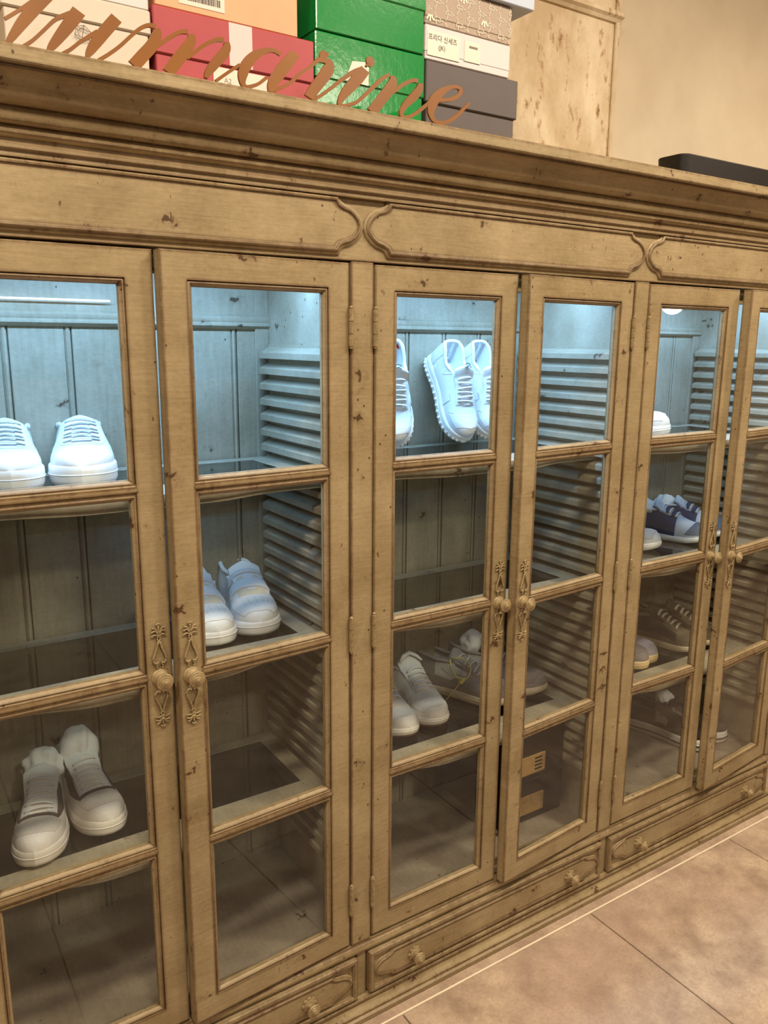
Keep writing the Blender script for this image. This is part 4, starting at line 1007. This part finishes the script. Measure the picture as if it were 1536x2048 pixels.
# =================================================================== SCRIPT SIGN
def sign():
    k = N('copper_brown_acrylic'); a = k.noise(4.0, k.pos((1, 1, 1)), 3)
    MAT['sign'] = k.set(k.mix(k.ramp(a, .35, .65), lin(118, 70, 14), lin(136, 84, 22)), .38, .0, spec=.5)
    Y = -.045; TH = .004
    root = empty('script_sign', (.62, Y, z(TOPZ))); tag(root, 'copper-brown cut-out cursive lettering standing on the cornice edge', 'sign')
    L = {}
    L['l'] = [[(10, 37, 8), (35, 22, 8), (62, 5, 10), (95, -16, 10)], [(120, -38, 26), (83, 0, 25), (50, 38, 22), (25, 72, 15), (12, 92, 9)]]
    L['u'] = [[(46, 93, 8), (66, 80, 8), (88, 60, 8), (112, 38, 9), (140, 27, 11)], [(158, 22, 25), (140, 46, 24), (120, 72, 20), (103, 94, 14), (98, 103, 8)],
              [(126, 107, 8), (142, 98, 8), (160, 84, 8), (178, 73, 9), (195, 62, 8)], [(233, 36, 22), (212, 60, 22), (193, 84, 20), (180, 104, 14), (175, 115, 8)]]
    L['m'] = [[(198, 120, 8), (218, 108, 8), (240, 92, 8), (262, 72, 8), (280, 57, 8), (297, 50, 8), (312, 53, 9)], [(315, 56, 10), (313, 72, 17), (303, 92, 21), (286, 111, 22), (268, 131, 22)],
              [(306, 100, 8), (322, 87, 8), (342, 73, 8), (360, 64, 8), (376, 63, 9)], [(383, 68, 10), (382, 82, 16), (371, 100, 20), (356, 119, 21), (337, 145, 20)],
              [(374, 116, 8), (390, 104, 8), (409, 90, 8), (430, 80, 8), (447, 79, 9)], [(454, 84, 9), (453, 97, 14), (444, 112, 17), (429, 129, 16), (418, 144, 13), (412, 156, 8)]]
    L['a'] = [[(432, 162, 7), (446, 152, 7), (462, 141, 7), (480, 129, 7)], [(562, 109, 7), (554, 103, 8), (543, 100, 9), (526, 103, 12), (506, 114, 17), (492, 132, 18), (486, 150, 15), (486, 166, 10), (492, 173, 7), (504, 172, 7), (518, 167, 7), (535, 154, 7)],
              [(591, 106, 16), (575, 126, 20), (558, 148, 20), (546, 168, 16), (542, 184, 10)], [(548, 182, 7), (560, 176, 7)]]
    L['r'] = [[(556, 178, 7), (580, 166, 7), (600, 148, 7), (621, 133, 7), (640, 117, 9)], [(642, 122, 8), (648, 110, 14), (652, 104, 13)], [(638, 121, 7), (648, 121, 9), (658, 126, 13), (656, 140, 19), (646, 156, 19), (632, 174, 18), (618, 195, 16)]]
    L['i'] = [[(628, 200, 7), (645, 189, 7), (664, 175, 7), (686, 158, 8), (706, 145, 10), (726, 137, 10)], [(731, 139, 17), (716, 157, 19), (700, 175, 17), (686, 193, 13), (680, 206, 9), (684, 211, 7), (696, 210, 7), (710, 205, 7)],
              [(733, 133, 4), (738, 126, 5)]]
    L['n'] = [[(696, 211, 7), (711, 206, 7), (726, 194, 7), (746, 175, 8), (764, 158, 8), (779, 149, 8)], [(786, 152, 9), (786, 164, 14), (778, 180, 17), (763, 200, 17), (744, 224, 17)],
              [(776, 190, 7), (790, 181, 8), (808, 168, 8), (825, 161, 8), (836, 162, 8)], [(842, 167, 9), (838, 180, 13), (827, 194, 14), (813, 208, 12), (804, 222, 9), (805, 233, 7), (816, 234, 7), (830, 228, 7), (845, 217, 7)]]
    L['e'] = [[(838, 222, 7), (852, 211, 7), (866, 200, 7)], [(868, 200, 7), (886, 200, 7), (904, 198, 8), (918, 190, 8), (922, 180, 7), (915, 174, 7), (900, 175, 9), (883, 184, 13), (869, 200, 16), (863, 218, 13), (864, 233, 9), (872, 243, 8), (886, 246, 8), (902, 240, 8), (918, 228, 7), (930, 215, 6), (939, 206, 5)]]
    for ch, strokes in L.items():
        bm = bmesh.new()
        for q, st in enumerate(strokes):
            pts = crom(st, 6); n = len(pts); Lf, Rt = [], []
            for i in range(n):
                d = pts[min(i+1, n-1)][:2]-pts[max(i-1, 0)][:2]; d = d/(np.linalg.norm(d)+1e-9); nn = np.array((-d[1], d[0])); w = pts[i][2]*.5*(1.0+.25*min(1, max(0, (pts[i][2]-9)/6)))
                for side, arr in ((1, Lf), (-1, Rt)):
                    c = pts[i][:2]+nn*w*side; arr.append(aty(c[0], c[1], Y))
            fr = [[bm.verts.new((p.x-root.location.x, -.0002*q-.0004*ii/len(arr), p.z-root.location.z)) for ii, p in enumerate(arr)] for arr in (Lf, Rt)]
            bk = [[bm.verts.new((p.x-root.location.x, TH+.0002*q+.0004*ii/len(arr), p.z-root.location.z)) for ii, p in enumerate(arr)] for arr in (Lf, Rt)]
            for i in range(n-1):
                bm.faces.new((fr[0][i], fr[0][i+1], fr[1][i+1], fr[1][i])); bm.faces.new((bk[0][i], bk[1][i], bk[1][i+1], bk[0][i+1]))
                for k_ in (0, 1): bm.faces.new((fr[k_][i], bk[k_][i], bk[k_][i+1], fr[k_][i+1]))
            for i in (0, n-1): bm.faces.new((fr[0][i], fr[1][i], bk[1][i], bk[0][i]))
        if ch == 'i':
            c = aty(741, 123, Y); lathe(bm, [(.0085, 0), (.0085, TH)], 20, c=(c.x-root.location.x, TH, c.z-root.location.z))
        bmesh.ops.recalc_face_normals(bm, faces=bm.faces)
        obj('letter', bm, 'sign', root)
sign()
